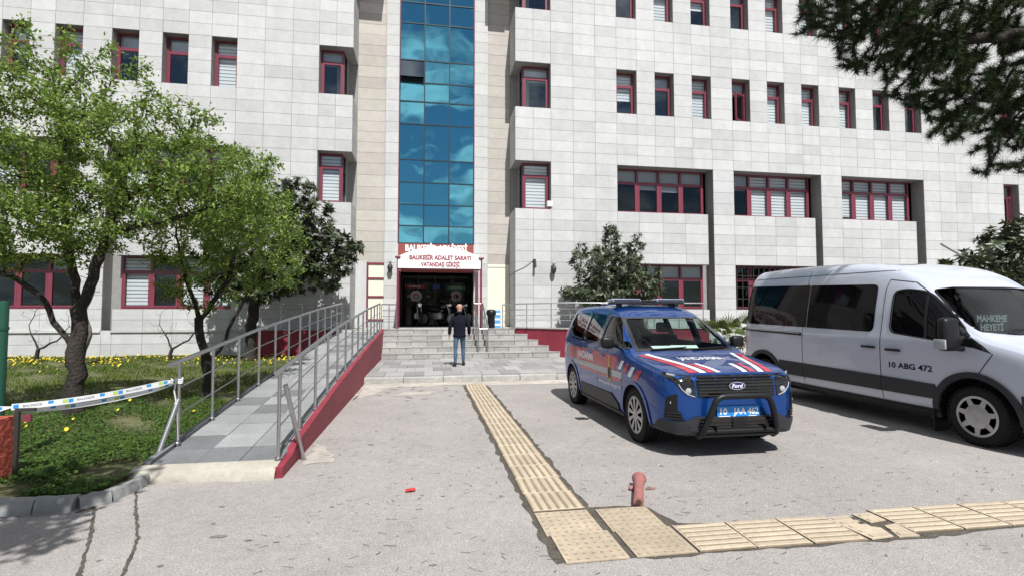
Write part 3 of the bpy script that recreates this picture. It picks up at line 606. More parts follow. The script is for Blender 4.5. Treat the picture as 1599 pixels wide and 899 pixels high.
for sgn, CU, CLo in ((1, CU_R, CL_R), (-1, CU_L, CL_L)):
    for i in range(len(ZR) - 1):
        z0, z1 = ZR[i], ZR[i + 1]; cols = CU if z0 >= 7.1 else CLo; run = None
        for a, b in zip(cols, cols[1:]):
            x0, x1 = min(a, b), max(a, b)
            if is_open((x0 + x1) / 2, (z0 + z1) / 2):
                if run: runs.append(run + [z0, z1]); run = None
                continue
            panels.append((x0, x1, z0, z1, D, 0))
            run = [min(run[0], x0), max(run[1], x1)] if run else [x0, x1]
        if run: runs.append(run + [z0, z1])
# recess and tower pilaster stone
for i in range(len(ZR) - 1):
    z0, z1 = ZR[i], ZR[i + 1]
    if z0 < .9: continue
    for x0, x1, yy, k in ((-1.57, -1.06, DT, 0), (1.74, 2.28, DT, 0), (-2.6, -1.57, D2, 1), (2.28, 3.15, D2, 1)):
        if yy == D2 and z1 < 3.45: continue
        panels.append((x0, x1, z0, z1, yy, k))
# wall core behind the panels
mb = MB()
for x0, x1, z0, z1 in runs: mb.box(x0 + .004, D + .034, z0, x1 - .004, D + .60, z1)
cb(mb, 'wall', M['joint'], label='dark backing of the stone cladding')
mb = MB(); mb.box(-3.2, D2 + .034, -.02, -1.56, D2 + .3, 19.5); mb.box(2.28, D2 + .034, -.02, 3.75, D2 + .3, 19.5); mb.box(-2.94, D2 + .001, .5, -2.604, D2 + .033, 19.4); mb.box(3.154, D2 + .001, .5, 3.48, D2 + .033, 19.4); mb.box(-1.565, DT + .034, -.02, -1.07, DT + .4, 19.5); mb.box(1.75, DT + .034, -.02, 2.275, DT + .4, 19.5)
cb(mb, 'wall', M['joint'], label='backing of the recesses beside the glass tower')
# projecting upper storey between wings and tower
mb = MB(); mb.box(-2.56, D + .06, 14.36, -1.6, D2 + .03, 19.4); mb.box(2.32, D + .06, 14.36, 3.12, D2 + .03, 19.4); cb(mb, 'upper_bridge', M['stone'])
# returns of the wings either side of the recess
NWZ = [f for f in (F2, F3, F4, F5)]
mb = MB()
zz = [-.02] + [v for f in NWZ for v in f] + [19.5]
for k in range(0, len(zz), 2):
    mb.box(-3.05, D + .604, zz[k], -2.634, D2 + .02, zz[k + 1]); mb.box(3.184, D + .604, zz[k], 3.6, D2 + .02, zz[k + 1])
for f in NWZ:      # pier set back at the corner windows
    mb.box(-3.3, D + .95, f[0] - .002, -2.93, D2 + .02, f[1] + .002); mb.box(3.47, D + .95, f[0] - .002, 3.85, D2 + .02, f[1] + .002)
cb(mb, 'wall', M['joint'], label='backing of the wing returns beside the recess')
side = []
for i in range(len(ZR) - 1):
    z0, z1 = ZR[i], ZR[i + 1]
    if any(f[0] - .01 < (z0 + z1) / 2 < f[1] + .01 for f in NWZ) or z0 < .5: continue
    side += [(-2.632, -2.6, z0, z1), (3.15, 3.182, z0, z1)]
mb = MB()
for x0, x1, z0, z1 in side: mb.box(x0, D + .035, z0 + .004, x1, D2 - .003, z1 - .004)
cb(mb, 'return_panel', M['stone'], label='stone facing of the wing returns')['kind'] = 'stuff'
# panels: the 300 that show largest are parts, the rest are one
cv = np.array([math.sin(R(9.45)), math.cos(R(9.45))])
def score(p):
    x = (p[0] + p[1]) / 2; z = (p[2] + p[3]) / 2; y = p[4]; dep = x * cv[0] + y * cv[1]; u = (x * cv[1] - y * cv[0]) / dep; v = (z - 1.57) / dep
    if abs(u) > 1.0 or v > .60 or v < -.1: return 0
    vis = .2 if (z < 6.3 and -11 < x < -3.2) or (x > 9 and z < 2.9) else 1.
    if z > 8 and x > 14.5: vis *= .5
    return vis * (p[1] - p[0]) * (p[3] - p[2]) * y / dep ** 3
panels.sort(key=score, reverse=True)
um = MB(); um.box(-.5, 0, -.5, .5, 1, .5); pmesh = [um.mesh('cladding_panel', M['stone']), um.mesh('cladding_panel', M['beige'])]
for x0, x1, z0, z1, yy, k in panels[:300]:
    o = obj('cladding_panel', pmesh[k], court, ((x0 + x1) / 2, yy - D + random.uniform(-.002, .002), (z0 + z1) / 2)); o.scale = (x1 - x0 - .009, .032, z1 - z0 - .009)
mb = MB()
for x0, x1, z0, z1, yy, k in panels[300:]:
    j = random.uniform(-.002, .002); mb.box(x0 + .0045, yy + j, z0 + .0045, x1 - .0045, yy + .032 + j, z1 - .0045, k)
cb(mb, 'cladding_panel', [M['stone'], M['beige']], label='remaining stone facing panels of the facade')['kind'] = 'stuff'
# plinth ledge along the left wing
mb = MB()
for a, b in ((-6.3, -9.9), (-10.2, -14.6), (-14.9, -30), (-3, -6.28)): mb.box(b, D - .045, .94, a, D + .002, 1.0)
cb(mb, 'plinth_ledge', M['stone'])
# body of the building, roof, floors and the dim rooms behind the windows
mb = MB(); mb.box(-29.9, D + 3.2, 0, 37.9, D + 3.5, 19.4); cb(mb, 'room_wall', M['room'])
mb = MB()
for z in (1.0, 4.6, 8.3, 12.0, 15.7): mb.box(-29.9, D + .62, z - .3, -2.7, D + 3.2, z - .02); mb.box(3.25, D + .62, z - .3, 37.9, D + 3.2, z - .02)
cb(mb, 'floor_slab', M['roomlit'])
mb = MB(); mb.box(-30, D + .02, 19.5, 38, D + 15, 19.8); mb.box(-30, D + 3.5, 0, -29.7, D + 15, 19.5); mb.box(37.7, D + .6, 0, 38, D + 15, 19.5); mb.box(-30, D + 14.7, 0, 38, D + 15, 19.5); cb(mb, 'roof', M['roofing'])
# channel backs beside the bays
for a, b, c in bays_R + bays_L:
    mb = MB(); mb.box(min(b, c) - .02, D + .50, .9, max(b, c) + .02, D + .58, 5.36); cb(mb, 'channel_back', M['joint'])
    mb = MB(); mb.box(min(b, c), D + .03, .62, max(b, c), D + .6, 1.0); cb(mb, 'channel_sill', M['stone'])

def window(x0, x1, z0, z1, yf, nl, blinds, transom=.70, side_x=None, opened=None, fw=.06, mat_fr='redframe'):
    gm = M['glass'] if nl == 1 else M['darkglass']
    """framed window of NL lights, front face at yf; blinds[i]: how far the blind of light i hangs (0..1), negative for a plain grey one"""
    f = MB(); d = .07
    f.box(x0, yf, z0, x0 + fw, yf + d, z1); f.box(x1 - fw, yf, z0, x1, yf + d, z1); f.box(x0 + fw, yf + .001, z0, x1 - fw, yf + d - .001, z0 + fw); f.box(x0 + fw, yf + .001, z1 - fw, x1 - fw, yf + d - .001, z1)
    zt = z0 + (z1 - z0) * transom; lw = (x1 - x0 - 2 * fw) / nl
    for i in range(nl):
        a = x0 + fw + lw * i; b = a + lw
        if i: f.box(a - .04, yf - .012, z0 + fw * .5, a + .04, yf + d + .004, z1 - fw * .5)
        f.box(a + (.04 if i else 0), yf + .002, zt - .03, b - (.04 if i < nl - 1 else 0), yf + d - .002, zt + .03)
    w = cb(f, 'window', M[mat_fr])
    for i in range(nl):
        a = x0 + fw + lw * i + (.04 if i else 0); b = x0 + fw + lw * (i + 1) - (.04 if i < nl - 1 else 0)
        s = MB(); e = .055; zb, zc = z0 + fw, zt - .03; ys = yf - .018
        s.box(a, ys, zb, a + e, ys + .055, zc); s.box(b - e, ys, zb, b, ys + .055, zc); s.box(a + e, ys + .001, zb, b - e, ys + .054, zb + e); s.box(a + e, ys + .001, zc - e, b - e, ys + .054, zc)
        so_ = cb(s, 'sash', M[mat_fr], parent=w)
        g = MB(); g.box(a + e, yf + .012, zb + e, b - e, yf + .018, zc - e); so2 = cb(g, 'pane', gm, parent=w)
        g = MB(); g.box(a, yf + .03, zt + .03, b, yf + .036, z1 - fw); cb(g, 'pane', gm, parent=w)
        if opened == i:
            for o_ in (so_, so2):
                pv = Vector((b, yf - D, 0)); o_.matrix_local = Matrix.Translation(pv) @ Matrix.Rotation(R(28), 4, 'Z') @ Matrix.Translation(-pv)
        bl = blinds[i % len(blinds)]
        if bl:
            zb_ = z1 - fw - (z1 - z0 - 2 * fw) * abs(bl); g = MB(); g.box(a - .01, yf + .11, zb_, b + .01, yf + .114, z1 - fw + .03); g.box(a - .01, yf + .105, zb_ - .025, b + .01, yf + .12, zb_ - .0005)
            cb(g, 'blind', M['blind' if bl > 0 else 'blindgrey'], parent=w)
    return w
BL = [[.62], [-.28], [1.], [-.3], [1.], [1.], [1.], [-.3], [-.28], [1.], [.5]]
for i, (a, b) in enumerate(singles_R):
    window(a + .005, b - .005, F3[0], F3[1], D + .30, 1, BL[i], opened=0 if i == 3 else None)
    window(a + .005, b - .005, F4[0], F4[1], D + .30, 1, [[-.3], [1.], [.5], [-.28], [1.], [1.], [.6], [.4], [1.], [.3], [.3]][i], opened=None)
for i, (a, b) in enumerate(singles_L):
    window(a + .005, b - .005, F3[0], F3[1], D + .30, 1, [[1.], [-.3], [-.3], [1.], [.5], [-.3], [1.], [.6]][i])
    window(a + .005, b - .005, F4[0], F4[1], D + .30, 1, [[.5], [1.], [-.3]][i % 3])
window(24.66, 25.44, F2[0], F2[1], D + .30, 1, [-.3], opened=0); window(27.11, 27.94, F2[0], F2[1], D + .30, 1, [.6])
GB = {(0, 1): [-.25, -.42, -.45, -.3], (1, 1): [-.34, 1., 1., 1.], (2, 1): [.9, 1., 1., 1.], (0, 0): [-.3, -.3, -.3, -.28], (1, 0): [0], (2, 0): [0]}
for i, (a, b, c) in enumerate(bays_R):
    window(a + .01, (b + c) / 2 - .05, F2[0], F2[1], D + .46, 4, GB[i, 1]); window(a + .01, b - .02, F1[0], F1[1], D + .42, 4, GB[i, 0])
for i, (a, b, c) in enumerate(bays_L):
    window((b + c) / 2 + .05, a - .01, F2[0], F2[1], D + .46, 4, [1., 1., -.3, 1.]); window(b + .02, a - .01, F1[0], F1[1], D + .42, 4, [[1., 0, 1., 1.], [-.3, 0, 0, -.3], [1., .5, 1., 1.]][i], transom=.72)
# corner windows either side of the recess
def corner(f, left, bl):
    xa, xb = (-3.735, -2.95) if left else (3.48, 4.485)
    w = window(xa, xb, f[0] + .0, f[1], D + .34, 1, [bl], transom=.74)
    xs = xb if left else xa; s = -1 if left else 1
    g = MB(); x0, x1 = sorted((xs - s * .002, xs + s * .055)); y0, y1 = D + .42, D + .95
    g.box(x0, y0, f[0], x1, y0 + .03, f[1]); g.box(x0, y1 - .05, f[0], x1, y1, f[1]); g.box(x0, y0 + .03, f[0], x1, y1 - .05, f[0] + .05); g.box(x0, y0 + .03, f[1] - .05, x1, y1 - .05, f[1]); g.box(x0, y0 + .03, f[0] + 1.2, x1, y1 - .05, f[0] + 1.26)
    w2 = cb(g, 'window', M['mullion']); g = MB(); xm = xs + s * .03; g.box(xm - .003, y0 + .03, f[0] + .05, xm + .003, y1 - .05, f[1] - .05); cb(g, 'pane', M['glass'], parent=w2)
for f, bl, br in ((F2, 1., .95), (F3, -.28, -.3), (F4, .4, -.3)): corner(f, True, bl); corner(f, False, br)
# sills closing the corner openings
mb = MB()
for f in NWZ:
    for z in (f[0] - .03,): mb.box(-2.97, D + .03, z, -2.635, D2, z + .027); mb.box(3.185, D + .03, z, 3.52, D2, z + .027)
cb(mb, 'corner_sill', M['stone'])
# grille on the ground floor windows behind the van
for a, b, c in bays_R[1:]:
    mb = MB()
    for k in range(15): x = a + .12 + k * (b - a - .24) / 14; mb.box(x - .012, D + .10, F1[0], x + .012, D + .125, F1[1])
    for z in (F1[0] + .1, 2.1, 2.55, 3.0, F1[1] - .1): mb.box(a + .02, D + .126, z - .012, b - .02, D + .145, z + .012)
    cb(mb, 'grille', M['lampdark'])
# ---- the glass tower
ZM = [4.14, 4.80, 5.60, 6.44, 7.30, 8.67, 9.54, 10.28, 11.14, 12.58, 13.40, 14.2, 15.05, 16.4, 17.2, 18.0, 18.8, 19.4]
XM = [-1.06, -.14, .80, 1.74]
tower = MB()
for x in XM: tower.box(x - .022, DT - .005, 4.14, x + .022, DT + .09, 19.4)
for z in ZM:
    for x0, x1 in zip(XM, XM[1:]): tower.box(x0 + .022, DT - .002, z - .02, x1 - .022, DT + .088, z + .02)
cb(tower, 'curtain_frame', M['mullion'])
mb = MB(); mb.box(-1.085, DT - .02, 4.14, -1.062, DT + .03, 19.4); mb.box(1.742, DT - .02, 4.14, 1.765, DT + .03, 19.4); cb(mb, 'edge_trim', M['redframe'])
mb = MB(); mb.box(-1.05, DT + .35, 4.1, 1.73, DT + .4, 19.4); cb(mb, 'tower_back', M['room'])
for i in range(len(ZM) - 1):
    for j in range(3):
        x0, x1, z0, z1 = XM[j] + .022, XM[j + 1] - .022, ZM[i] + .02, ZM[i + 1] - .02; xc, zc = (x0 + x1) / 2, (z0 + z1) / 2
        mb = MB(); tilt = j == 0 and i == 7
        mb.box(x0 - xc, 0, z0 - zc, x1 - xc, .012, z1 - zc)
        if tilt:
            mb = MB(); mb.box(x0 - xc, 0, z0 - z1, x1 - xc, .012, 0); o = mb.build('glass_pane', M['mirrorground'], court, loc=(xc, DT + .02 - D, z1), label='top hung pane standing open'); o.rotation_euler = (R(-24), 0, 0)
            g = MB(); g.box(x0, DT + .10, z0, x1, DT + .12, z0 + .2); g.box(x0, DT + .02, z0, x0 + .03, DT + .09, z1); cb(g, 'open_frame', M['mullion'])
        else:
            o = mb.build('glass_pane', M['mirror'], court, loc=(xc, DT + .03 - D, zc)); o.rotation_euler = (R(random.uniform(-.7, .7)), 0, R(random.uniform(-.9, .9)))
# sign band above the door and the doors
mb = MB(); mb.box(-1.06, DT - .03, 3.06, 1.74, DT + .06, 4.12); sb_ = cb(mb, 'sign_board', M['band'])
text_obj('lettering', 'BALIKESİR ADLİYESİ', .235, lambda a, b: (-.80 + a, DT - .036 - D, 3.85 + b), M['white'], sb_, bold=.035, width=2.3)
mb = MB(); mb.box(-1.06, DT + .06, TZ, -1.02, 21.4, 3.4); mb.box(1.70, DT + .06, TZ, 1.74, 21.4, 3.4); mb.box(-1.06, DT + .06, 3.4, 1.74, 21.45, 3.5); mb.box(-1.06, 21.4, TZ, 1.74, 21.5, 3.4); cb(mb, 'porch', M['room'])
mb = MB(); mb.box(-1.06, D2 + .02, TZ - .02, 1.74, 21.4, TZ + .005); cb(mb, 'porch_floor', M['stepstone'])
mb = MB()
for x in (-1.0, -.34, .34, 1.02, 1.68): mb.box(x - .03, 21.24, TZ + .01, x + .03, 21.30, 3.1)
mb.box(-1.0, 21.241, 2.95, 1.68, 21.299, 3.06); dr = cb(mb, 'entrance_door', M['lampdark'])
for x0, x1 in ((-.97, -.37), (-.31, .31), (.37, .99), (1.05, 1.65)):
    g = MB(); g.box(x0, 21.26, TZ + .01, x1, 21.275, 2.95); cb(g, 'door_pane', M['doorglass'], parent=dr)
for x in (.02, -.02, -.30, .38):
    g = MB(); g.tube([(x, 21.235, 1.9), (x, 21.2, 1.92), (x, 21.2, 2.3), (x, 21.235, 2.32)], .012, 6); cb(g, 'door_handle', M['steel'], parent=dr)
def flatsign(name, x, z, w, h, m_, txt, th, y=21.18):
    g = MB(); g.box(x - w / 2, y, z - h / 2, x + w / 2, y + .02, z + h / 2); s = cb(g, name, m_, parent=dr)
    if txt: text_obj('lettering', txt, th, lambda a, b: (x - w * .3 + a, y - .004 - D, z - th / 2 + b), M['white'], None, width=w * .6).parent = s
    return s
flatsign('exit_sign', -.48, 2.62, .80, .13, M['redsign'], 'ÇIKIŞ', .08); flatsign('entry_sign', 1.20, 2.58, .78, .15, M['green'], 'GİRİŞ', .09); flatsign('notice', .38, 2.62, .30, .16, M['bluesign'], None, .03)
for x in (-.43, 1.19):
    g = MB(); g.lathe([(.0, 0), (.235, 0), (.235, .008), (0, .008)], (x, 21.19, 2.23), 'y', 28); g2 = cb(g, 'round_emblem', mat('emblem_white', (.55, .55, .53), .5), parent=dr)
    g = MB(); g.lathe([(.0, 0), (.105, 0), (.105, .004), (0, .004)], (x, 21.184, 2.23), 'y', 24); g.box(x - .05, 21.180, 2.17, x + .05, 21.183, 2.19, 1); g.box(x - .012, 21.180, 2.19, x + .012, 21.183, 2.28, 1); g.box(x - .045, 21.180, 2.255, x + .045, 21.183, 2.268, 1)
    for sx in (-.04, .04): g.box(x + sx - .014, 21.180, 2.205, x + sx + .014, 21.183, 2.24, 1)
    cb(g, 'emblem', [M['redsign'], M['white']], parent=dr)
# cream panels at the foot of the recesses
mb = MB(); mb.box(2.29, D2 - .01, TZ, 3.14, D2 + .04, 3.38)
e = cb(mb, 'cream_door', M['cream']); mb = MB(); mb.box(2.29, D2 - .03, 3.30, 3.14, D2 - .01, 3.40); mb.box(3.08, D2 - .03, TZ, 3.14, D2 - .012, 3.3); mb.box(2.29, D2 - .014, 2.72, 3.08, D2 - .0101, 2.735); cb(mb, 'door_trim', M['cream'], parent=e)
mb = MB(); mb.box(-2.595, D2 - .02, TZ - .4, -2.2, D2 + .04, 3.45); cb(mb, 'recess_panel', M['stone'])
mb = MB(); mb.box(-2.19, D2 - .03, TZ - .4, -2.13, D2 + .04, 3.42); 
for z in (3.37, 2.82, 2.15, 1.3): mb.box(-2.13, D2 - .029, z - .035, -1.58, D2 + .039, z + .035)
fr = cb(mb, 'window', M['redframe'], label='red framed window with cream panels')
for a, b in ((2.855, 3.335), (2.185, 2.785), (1.335, 2.115)):
    g = MB(); g.box(-2.13, D2 + .0, a, -1.58, D2 + .03, b); cb(g, 'cream_panel', M['cream'], parent=fr)
g = MB(); g.box(-2.2, D2 - .0, .5, -1.57, D2 + .03, 1.26); cb(g, 'recess_panel', M['stone'])

# =================================================================== THINGS ROUND THE ENTRANCE
# arched white canopy on maroon posts
CX, CY0 = .43, 17.6
cn_ = thing('entrance_canopy', 'white arched fabric canopy with maroon lettering over the entrance', 'canopy', (CX, CY0, TZ))
def arch(x): return 2.78 - .36 * (abs(x) / 1.40) ** 2.0
xs = np.linspace(-1.40, 1.40, 25); mb = MB(); n = len(xs)
vs = [(x, 0, 2.03) for x in xs] + [(x, 0, arch(x)) for x in xs] + [(x, .02, 2.03) for x in xs] + [(x, .02, arch(x)) for x in xs]
mb.add(vs, [(i, i + 1, n + i + 1, n + i) for i in range(n - 1)] + [(2 * n + i + 1, 2 * n + i, 3 * n + i, 3 * n + i + 1) for i in range(n - 1)] + [(n + i, n + i + 1, 3 * n + i + 1, 3 * n + i) for i in range(n - 1)] + [(i + 1, i, 2 * n + i, 2 * n + i + 1) for i in range(n - 1)] + [(0, n, 3 * n, 2 * n), (n - 1, 3 * n - 1, 4 * n - 1, 2 * n - 1)][:1] + [(n - 1, 3 * n - 1, 4 * n - 1, 2 * n - 1)])
fv = mb.build('front_valance', M['awning'], cn_)
xs2 = np.linspace(-1.40, 1.40, 25); mb = MB()
vs = [(x, yy, arch(x) - dz) for yy in (.021, 1.68) for dz in (0, .015) for x in xs2]
mb.add(vs, [(i, i + 1, 2 * n + i + 1, 2 * n + i) for i in range(n - 1)] + [(n + i + 1, n + i, 3 * n + i, 3 * n + i + 1) for i in range(n - 1)]); mb.build('canopy_top', M['awning'], cn_, smooth=60)
mb = MB()
for x in (-1.40, 1.38): mb.box(x, .022, 2.03, x + .02, 1.68, arch(1.40) - .002)
mb.build('side_valance', M['awning'], cn_)
for i, (x, yy) in enumerate(((-1.40, .05), (1.42, .05), (-1.43, 1.6), (1.44, 1.6))):
    mb = MB(); mb.box(x - .035, yy - .035, 0, x + .035, yy + .035, 2.36 if yy < 1 else 2.30); mb.box(x - .06, yy - .06, 0, x + .06, yy + .06, .02); mb.build('post', M['redframe'], cn_)
for i, x in enumerate((-1.40, 1.42)):
    mb = MB(); mb.cbox(x - .09, -.04, 2.36, x + .09, .12, 2.44, .02); mb.build('post_cap', M['redframe'], cn_)
mb = MB()
for z in (2.0,): mb.box(-1.37, .03, z - .02, 1.385, .07, z + .02)
mb.box(-1.36, .07, 2.28, -1.33, 1.66, 2.31); mb.box(1.345, .07, 2.28, 1.375, 1.66, 2.31); mb.build('frame_rail', M['redframe'], cn_)
text_obj('lettering', 'BALIKESİR ADALET SARAYI', .150, lambda a, b: (a - 1.02, -.004, 2.325 + b), M['maroontext'], fv, bold=.045, width=2.08)
text_obj('lettering', 'VATANDAŞ GİRİŞİ', .150, lambda a, b: (a - .64, -.004, 2.095 + b), M['maroontext'], fv, bold=.045, width=1.32)
fl = thing('floodlight', 'small white floodlight above the middle of the canopy', 'floodlight', (.37, DT - .03, 3.86))
mb = MB(); mb.cbox(-.10, -.22, -.02, .10, -.14, .16, .012); mb.build('lamp_body', M['lampdark'], fl); mb = MB(); mb.box(-.085, -.226, -.005, .085, -.2205, .145); mb.build('lens', M['white'], fl); mb = MB(); mb.box(-.02, -.139, .04, .02, 0, .08); mb.build('bracket', M['lampdark'], fl)
def wall_lamp(x, y, z, label):
    t = thing('wall_lamp', label, 'wall lamp', (x, y, z), 'cast iron lamps on the entrance walls')
    mb = MB(); mb.lathe([(.0, -.02), (.07, -.015), (.07, 0)], (0, 0, 0), 'y', 12); mb.build('wall_plate', M['lampdark'], t)
    mb = MB(); mb.tube([(0, -.02, 0), (0, -.10, .09), (0, -.16, .06)], .014, 6); mb.build('arm', M['lampdark'], t)
    mb = MB(); mb.lathe([(.0, .05), (.055, .03), (.095, -.04), (.10, -.10), (.075, -.20), (.03, -.26), (0, -.30)], (0, -.16, 0), 'z', 12); mb.build('lantern', M['lampdark'], t, smooth=50)
    mb = MB(); mb.lathe([(.03, .02), (.06, .06), (.055, .12), (.0, .15)], (0, -.16, .04), 'z', 12); mb.build('glass_bulb', M['lamp'], t, smooth=60)
wall_lamp(-1.34, DT, 3.30, 'cast iron wall lamp on the pilaster left of the canopy'); wall_lamp(4.54, D, 3.22, 'cast iron wall lamp right of the security camera')
cc_ = thing('security_camera', 'small dark security camera on the wall between canopy and wall lamp', 'security camera', (3.85, D, 3.44))
mb = MB(); mb.cbox(-.055, -.05, -.06, .055, 0, .06, .01); mb.build('bracket', M['lampdark'], cc_); mb = MB(); mb.tube([(0, -.05, 0), (0, -.12, -.03)], .02, 8); mb.build('arm', M['lampdark'], cc_)
mb = MB(); mb.tube([(0, -.10, 0), (0, -.20, -.25)], .045, 10); mb.build('camera_body', M['blackpl'], cc_, smooth=40)
mb = MB(); mb.tube([(3.79, D - .012, 3.42), (3.5, D - .012, 3.20), (3.2, D - .012, 3.06), (3.14, D - .01, 3.02), (3.12, D2 - .02, 2.98)], .008, 5); tag(mb.build('cable', M['lampdark']), 'thin dark cable sagging from the security camera along the wall', 'cable')
mb = MB(); mb.tube([(21.3, D - .02, 4.45), (23.2, D - .02, 3.55)], .014, 5); tag(mb.build('cable', M['lampdark']), 'thin dark cable slanting down the facade above the van', 'cable')
bx = thing('junction_box', 'small cream box on the sill of the corner window', 'box', (4.44, D + .06, 5.44)); mb = MB(); mb.cbox(-.10, -.10, 0, .10, .08, .21, .012); mb.build('casing', M['cream'], bx); mb = MB(); mb.box(-.08, -.104, .02, .08, -.1005, .19); mb.build('cover', M['white'], bx)
bn = thing('litter_bin', 'dark litter bin at the foot of the cream door', 'bin', (2.22, 17.75, TZ))
mb = MB(); mb.lathe([(.10, 0), (.13, .02), (.13, .42), (.15, .46)], (0, 0, 0), 'z', 14); mb.build('bin_body', M['blackpl'], bn, smooth=40); mb = MB(); mb.lathe([(.165, .46), (.175, .50), (.17, .58), (.12, .64), (.0, .66)], (0, 0, 0), 'z', 14); mb.build('lid', M['blackpl'], bn, smooth=40)
sp = thing('info_panel', 'small blue and white panel standing behind the litter bin', 'panel', (2.47, 18.0, TZ))
mb = MB(); mb.box(-.11, -.02, 0, .11, .02, .62); mb.build('board', M['binblue'], sp); mb = MB()
for z in (.08, .27, .46): mb.box(-.09, -.026, z, .09, -.0205, z + .07)
mb.build('label_strip', M['dwhite'], sp)
# ------------------------------------------------------------------ motorcycles in the dark porch
def torus_prof(Rr, r, n=8): return [(Rr + r * math.cos(a), r * math.sin(a)) for a in np.linspace(-math.pi, math.pi, n)]
def motorcycle(label, x, y, rzz):
    t = thing('motorcycle', label, 'motorcycle', (x, y, TZ + .005), 'motorcycles parked in the porch', rzz)
    for yy in (-.62, .62):
        mb = MB(); mb.lathe(torus_prof(.245, .055), (0, yy, .30), 'x', 20); w = mb.build('wheel', M['tyre'], t, smooth=60)
        mb = MB(); mb.lathe([(.20, -.02), (.20, .02), (.17, .025), (.17, -.025), (.20, -.02)], (0, yy, .30), 'x', 16); mb.lathe([(.05, -.05), (.05, .05)], (0, yy, .30), 'x', 8)
        for k in range(5):
            a = k * 2 * math.pi / 5; mb.tube([(0, yy, .30), (0, yy + .18 * math.cos(a), .30 + .18 * math.sin(a))], .014, 5)
        mb.build('rim', M['hubcap'], w)
    mb = MB(); mb.tube([(0, -.15, .62), (0, .05, .66), (0, .45, .70), (0, .80, .76)], [.07, .13, .13, .05], 10); mb.build('seat', M['blackpl'], t, smooth=60)
    mb = MB(); mb.tube([(0, -.45, .80), (0, -.30, .78), (0, -.08, .70)], [.06, .15, .09], 10); mb.build('fuel_tank', M['blackgl'], t, smooth=60)
    mb = MB(); mb.tube([(0, -.42, .78), (0, -.1, .55), (0, .25, .42), (0, .62, .30)], .03, 6); mb.cbox(-.13, -.22, .28, .13, .16, .52, .04); mb.tube([(.14, 0, .3), (.15, .4, .3), (.15, .75, .38)], .035, 8); mb.build('engine', M['hubcap'], t, smooth=40)
    for s in (-.07, .07):
        mb = MB(); mb.tube([(s, -.62, .30), (s, -.42, .86)], .022, 6); mb.build('fork', M['steel'], t, smooth=50)
    mb = MB(); mb.tube([(-.36, -.28, .98), (-.2, -.38, .96), (0, -.42, .92), (.2, -.38, .96), (.36, -.28, .98)], .016, 6); mb.build('handlebar', M['lampdark'], t, smooth=50)
    mb = MB(); mb.lathe([(0, -.10), (.07, -.09), (.10, -.03), (.08, .08), (0, .10)], (0, -.52, .82), 'y', 12); hl = mb.build('headlight', M['chrome'], t, smooth=50)
    for s in (-.32, .32):
        mb = MB(); mb.tube([(s, -.33, .98), (s * 1.2, -.36, 1.12)], .007, 5); mb.lathe([(0, -.02), (.06, -.015), (.06, .01), (0, .015)], (s * 1.2, -.36, 1.15), 'y', 10); mb.build('mirror', M['blackgl'], t)
    mb = MB(); mb.tube([(0, .78, .62), (0, .92, .66)], [.05, .03], 8); mb.build('tail_light', M['redlamp'], t, smooth=40)
motorcycle('dark motorcycle parked in the middle of the porch', .42, 20.15, R(62)); motorcycle('motorcycle facing out with its headlight catching the light', -.38, 20.3, R(12))
motorcycle('motorcycle partly hidden behind the walking man', 1.12, 20.35, R(50))

# ------------------------------------------------------------------ the man walking in
def skin(name, verts, edges, radii, root, mats, parent, sub=2, matfn=None, smooth=180):
    me = bpy.data.meshes.new(name); me.from_pydata(verts, edges, []); o = bpy.data.objects.new(name, me); COL.objects.link(o)
    md = o.modifiers.new('skin', 'SKIN'); md.use_smooth_shade = True; md.branch_smoothing = .3
    for i, r in enumerate(radii):
        s = me.skin_vertices[0].data[i]; s.radius = r if isinstance(r, tuple) else (r, r); s.use_root = (i == root)
    sd = o.modifiers.new('sub', 'SUBSURF'); sd.levels = sub; sd.render_levels = sub
    c = eval_to(o, name, parent, smooth)
    c.data.materials.clear()
    for m_ in mats: c.data.materials.append(m_)
    if matfn:
        for p in c.data.polygons: p.material_index = matfn(p.center)
    return c
per = thing('person', 'bald man in dark jacket and jeans walking towards the steps', 'person', (.87, 13.78, LZ))
V = []; E_ = []; RD = []
def j(p, r, par=None):
    V.append(p); RD.append(r)
    if par is not None: E_.append((par, len(V) - 1))
    return len(V) - 1
pel = j((0, 0, .86), (.155, .11)); ab = j((0, .01, 1.02), (.15, .105), pel); ch = j((0, .02, 1.22), (.15, .10), ab); nk0 = j((0, .02, 1.36), (.07, .065), ch); nk = j((0, .035, 1.45), (.055, .055), nk0)
h1 = j((0, .045, 1.52), (.078, .092), nk); h2 = j((0, .05, 1.595), (.086, .104), h1); h3 = j((0, .045, 1.65), (.060, .075), h2)
for s, fy, ft in ((-1, -.10, 0), (1, .13, 1)):      # left leg trails nearer the viewer, right leg leads
    a = j((s * .09, fy * .1, .78), .085, pel); k = j((s * .105, fy * .55 + .03, .45), .058, a); c = j((s * .11, fy * .8, .28), .052, k); an = j((s * .115, fy, .085), .040, c); to = j((s * .135, fy + .14, .035), (.042, .03), an)
    sh = j((s * .165, .02, 1.30), .055, ch); el = j((s * .25, -.02 - s * .02, 1.06), .043, sh); wr = j((s * .265, .06 + s * .02, .84), .03, el); pm_ = j((s * .268, .075 + s * .02, .775), (.032, .018), wr)
    for q in range(4):
        f1 = j((s * .268 + s * .004, .052 + s * .02 + q * .016, .715 - (.008 if q in (0, 3) else 0)), .009, pm_); j((s * .262, .055 + s * .02 + q * .016, .68 + (.012 if q in (0, 3) else 0)), .008, f1)
    tb = j((s * .258, .105 + s * .02, .765), .010, pm_); j((s * .255, .122 + s * .02, .725), .008, tb)
def bodym(c): return 2 if c.z < .085 else 1 if c.z < .90 and abs(c.x) < .205 else 3 if .845 < c.z < 1.43 else 0
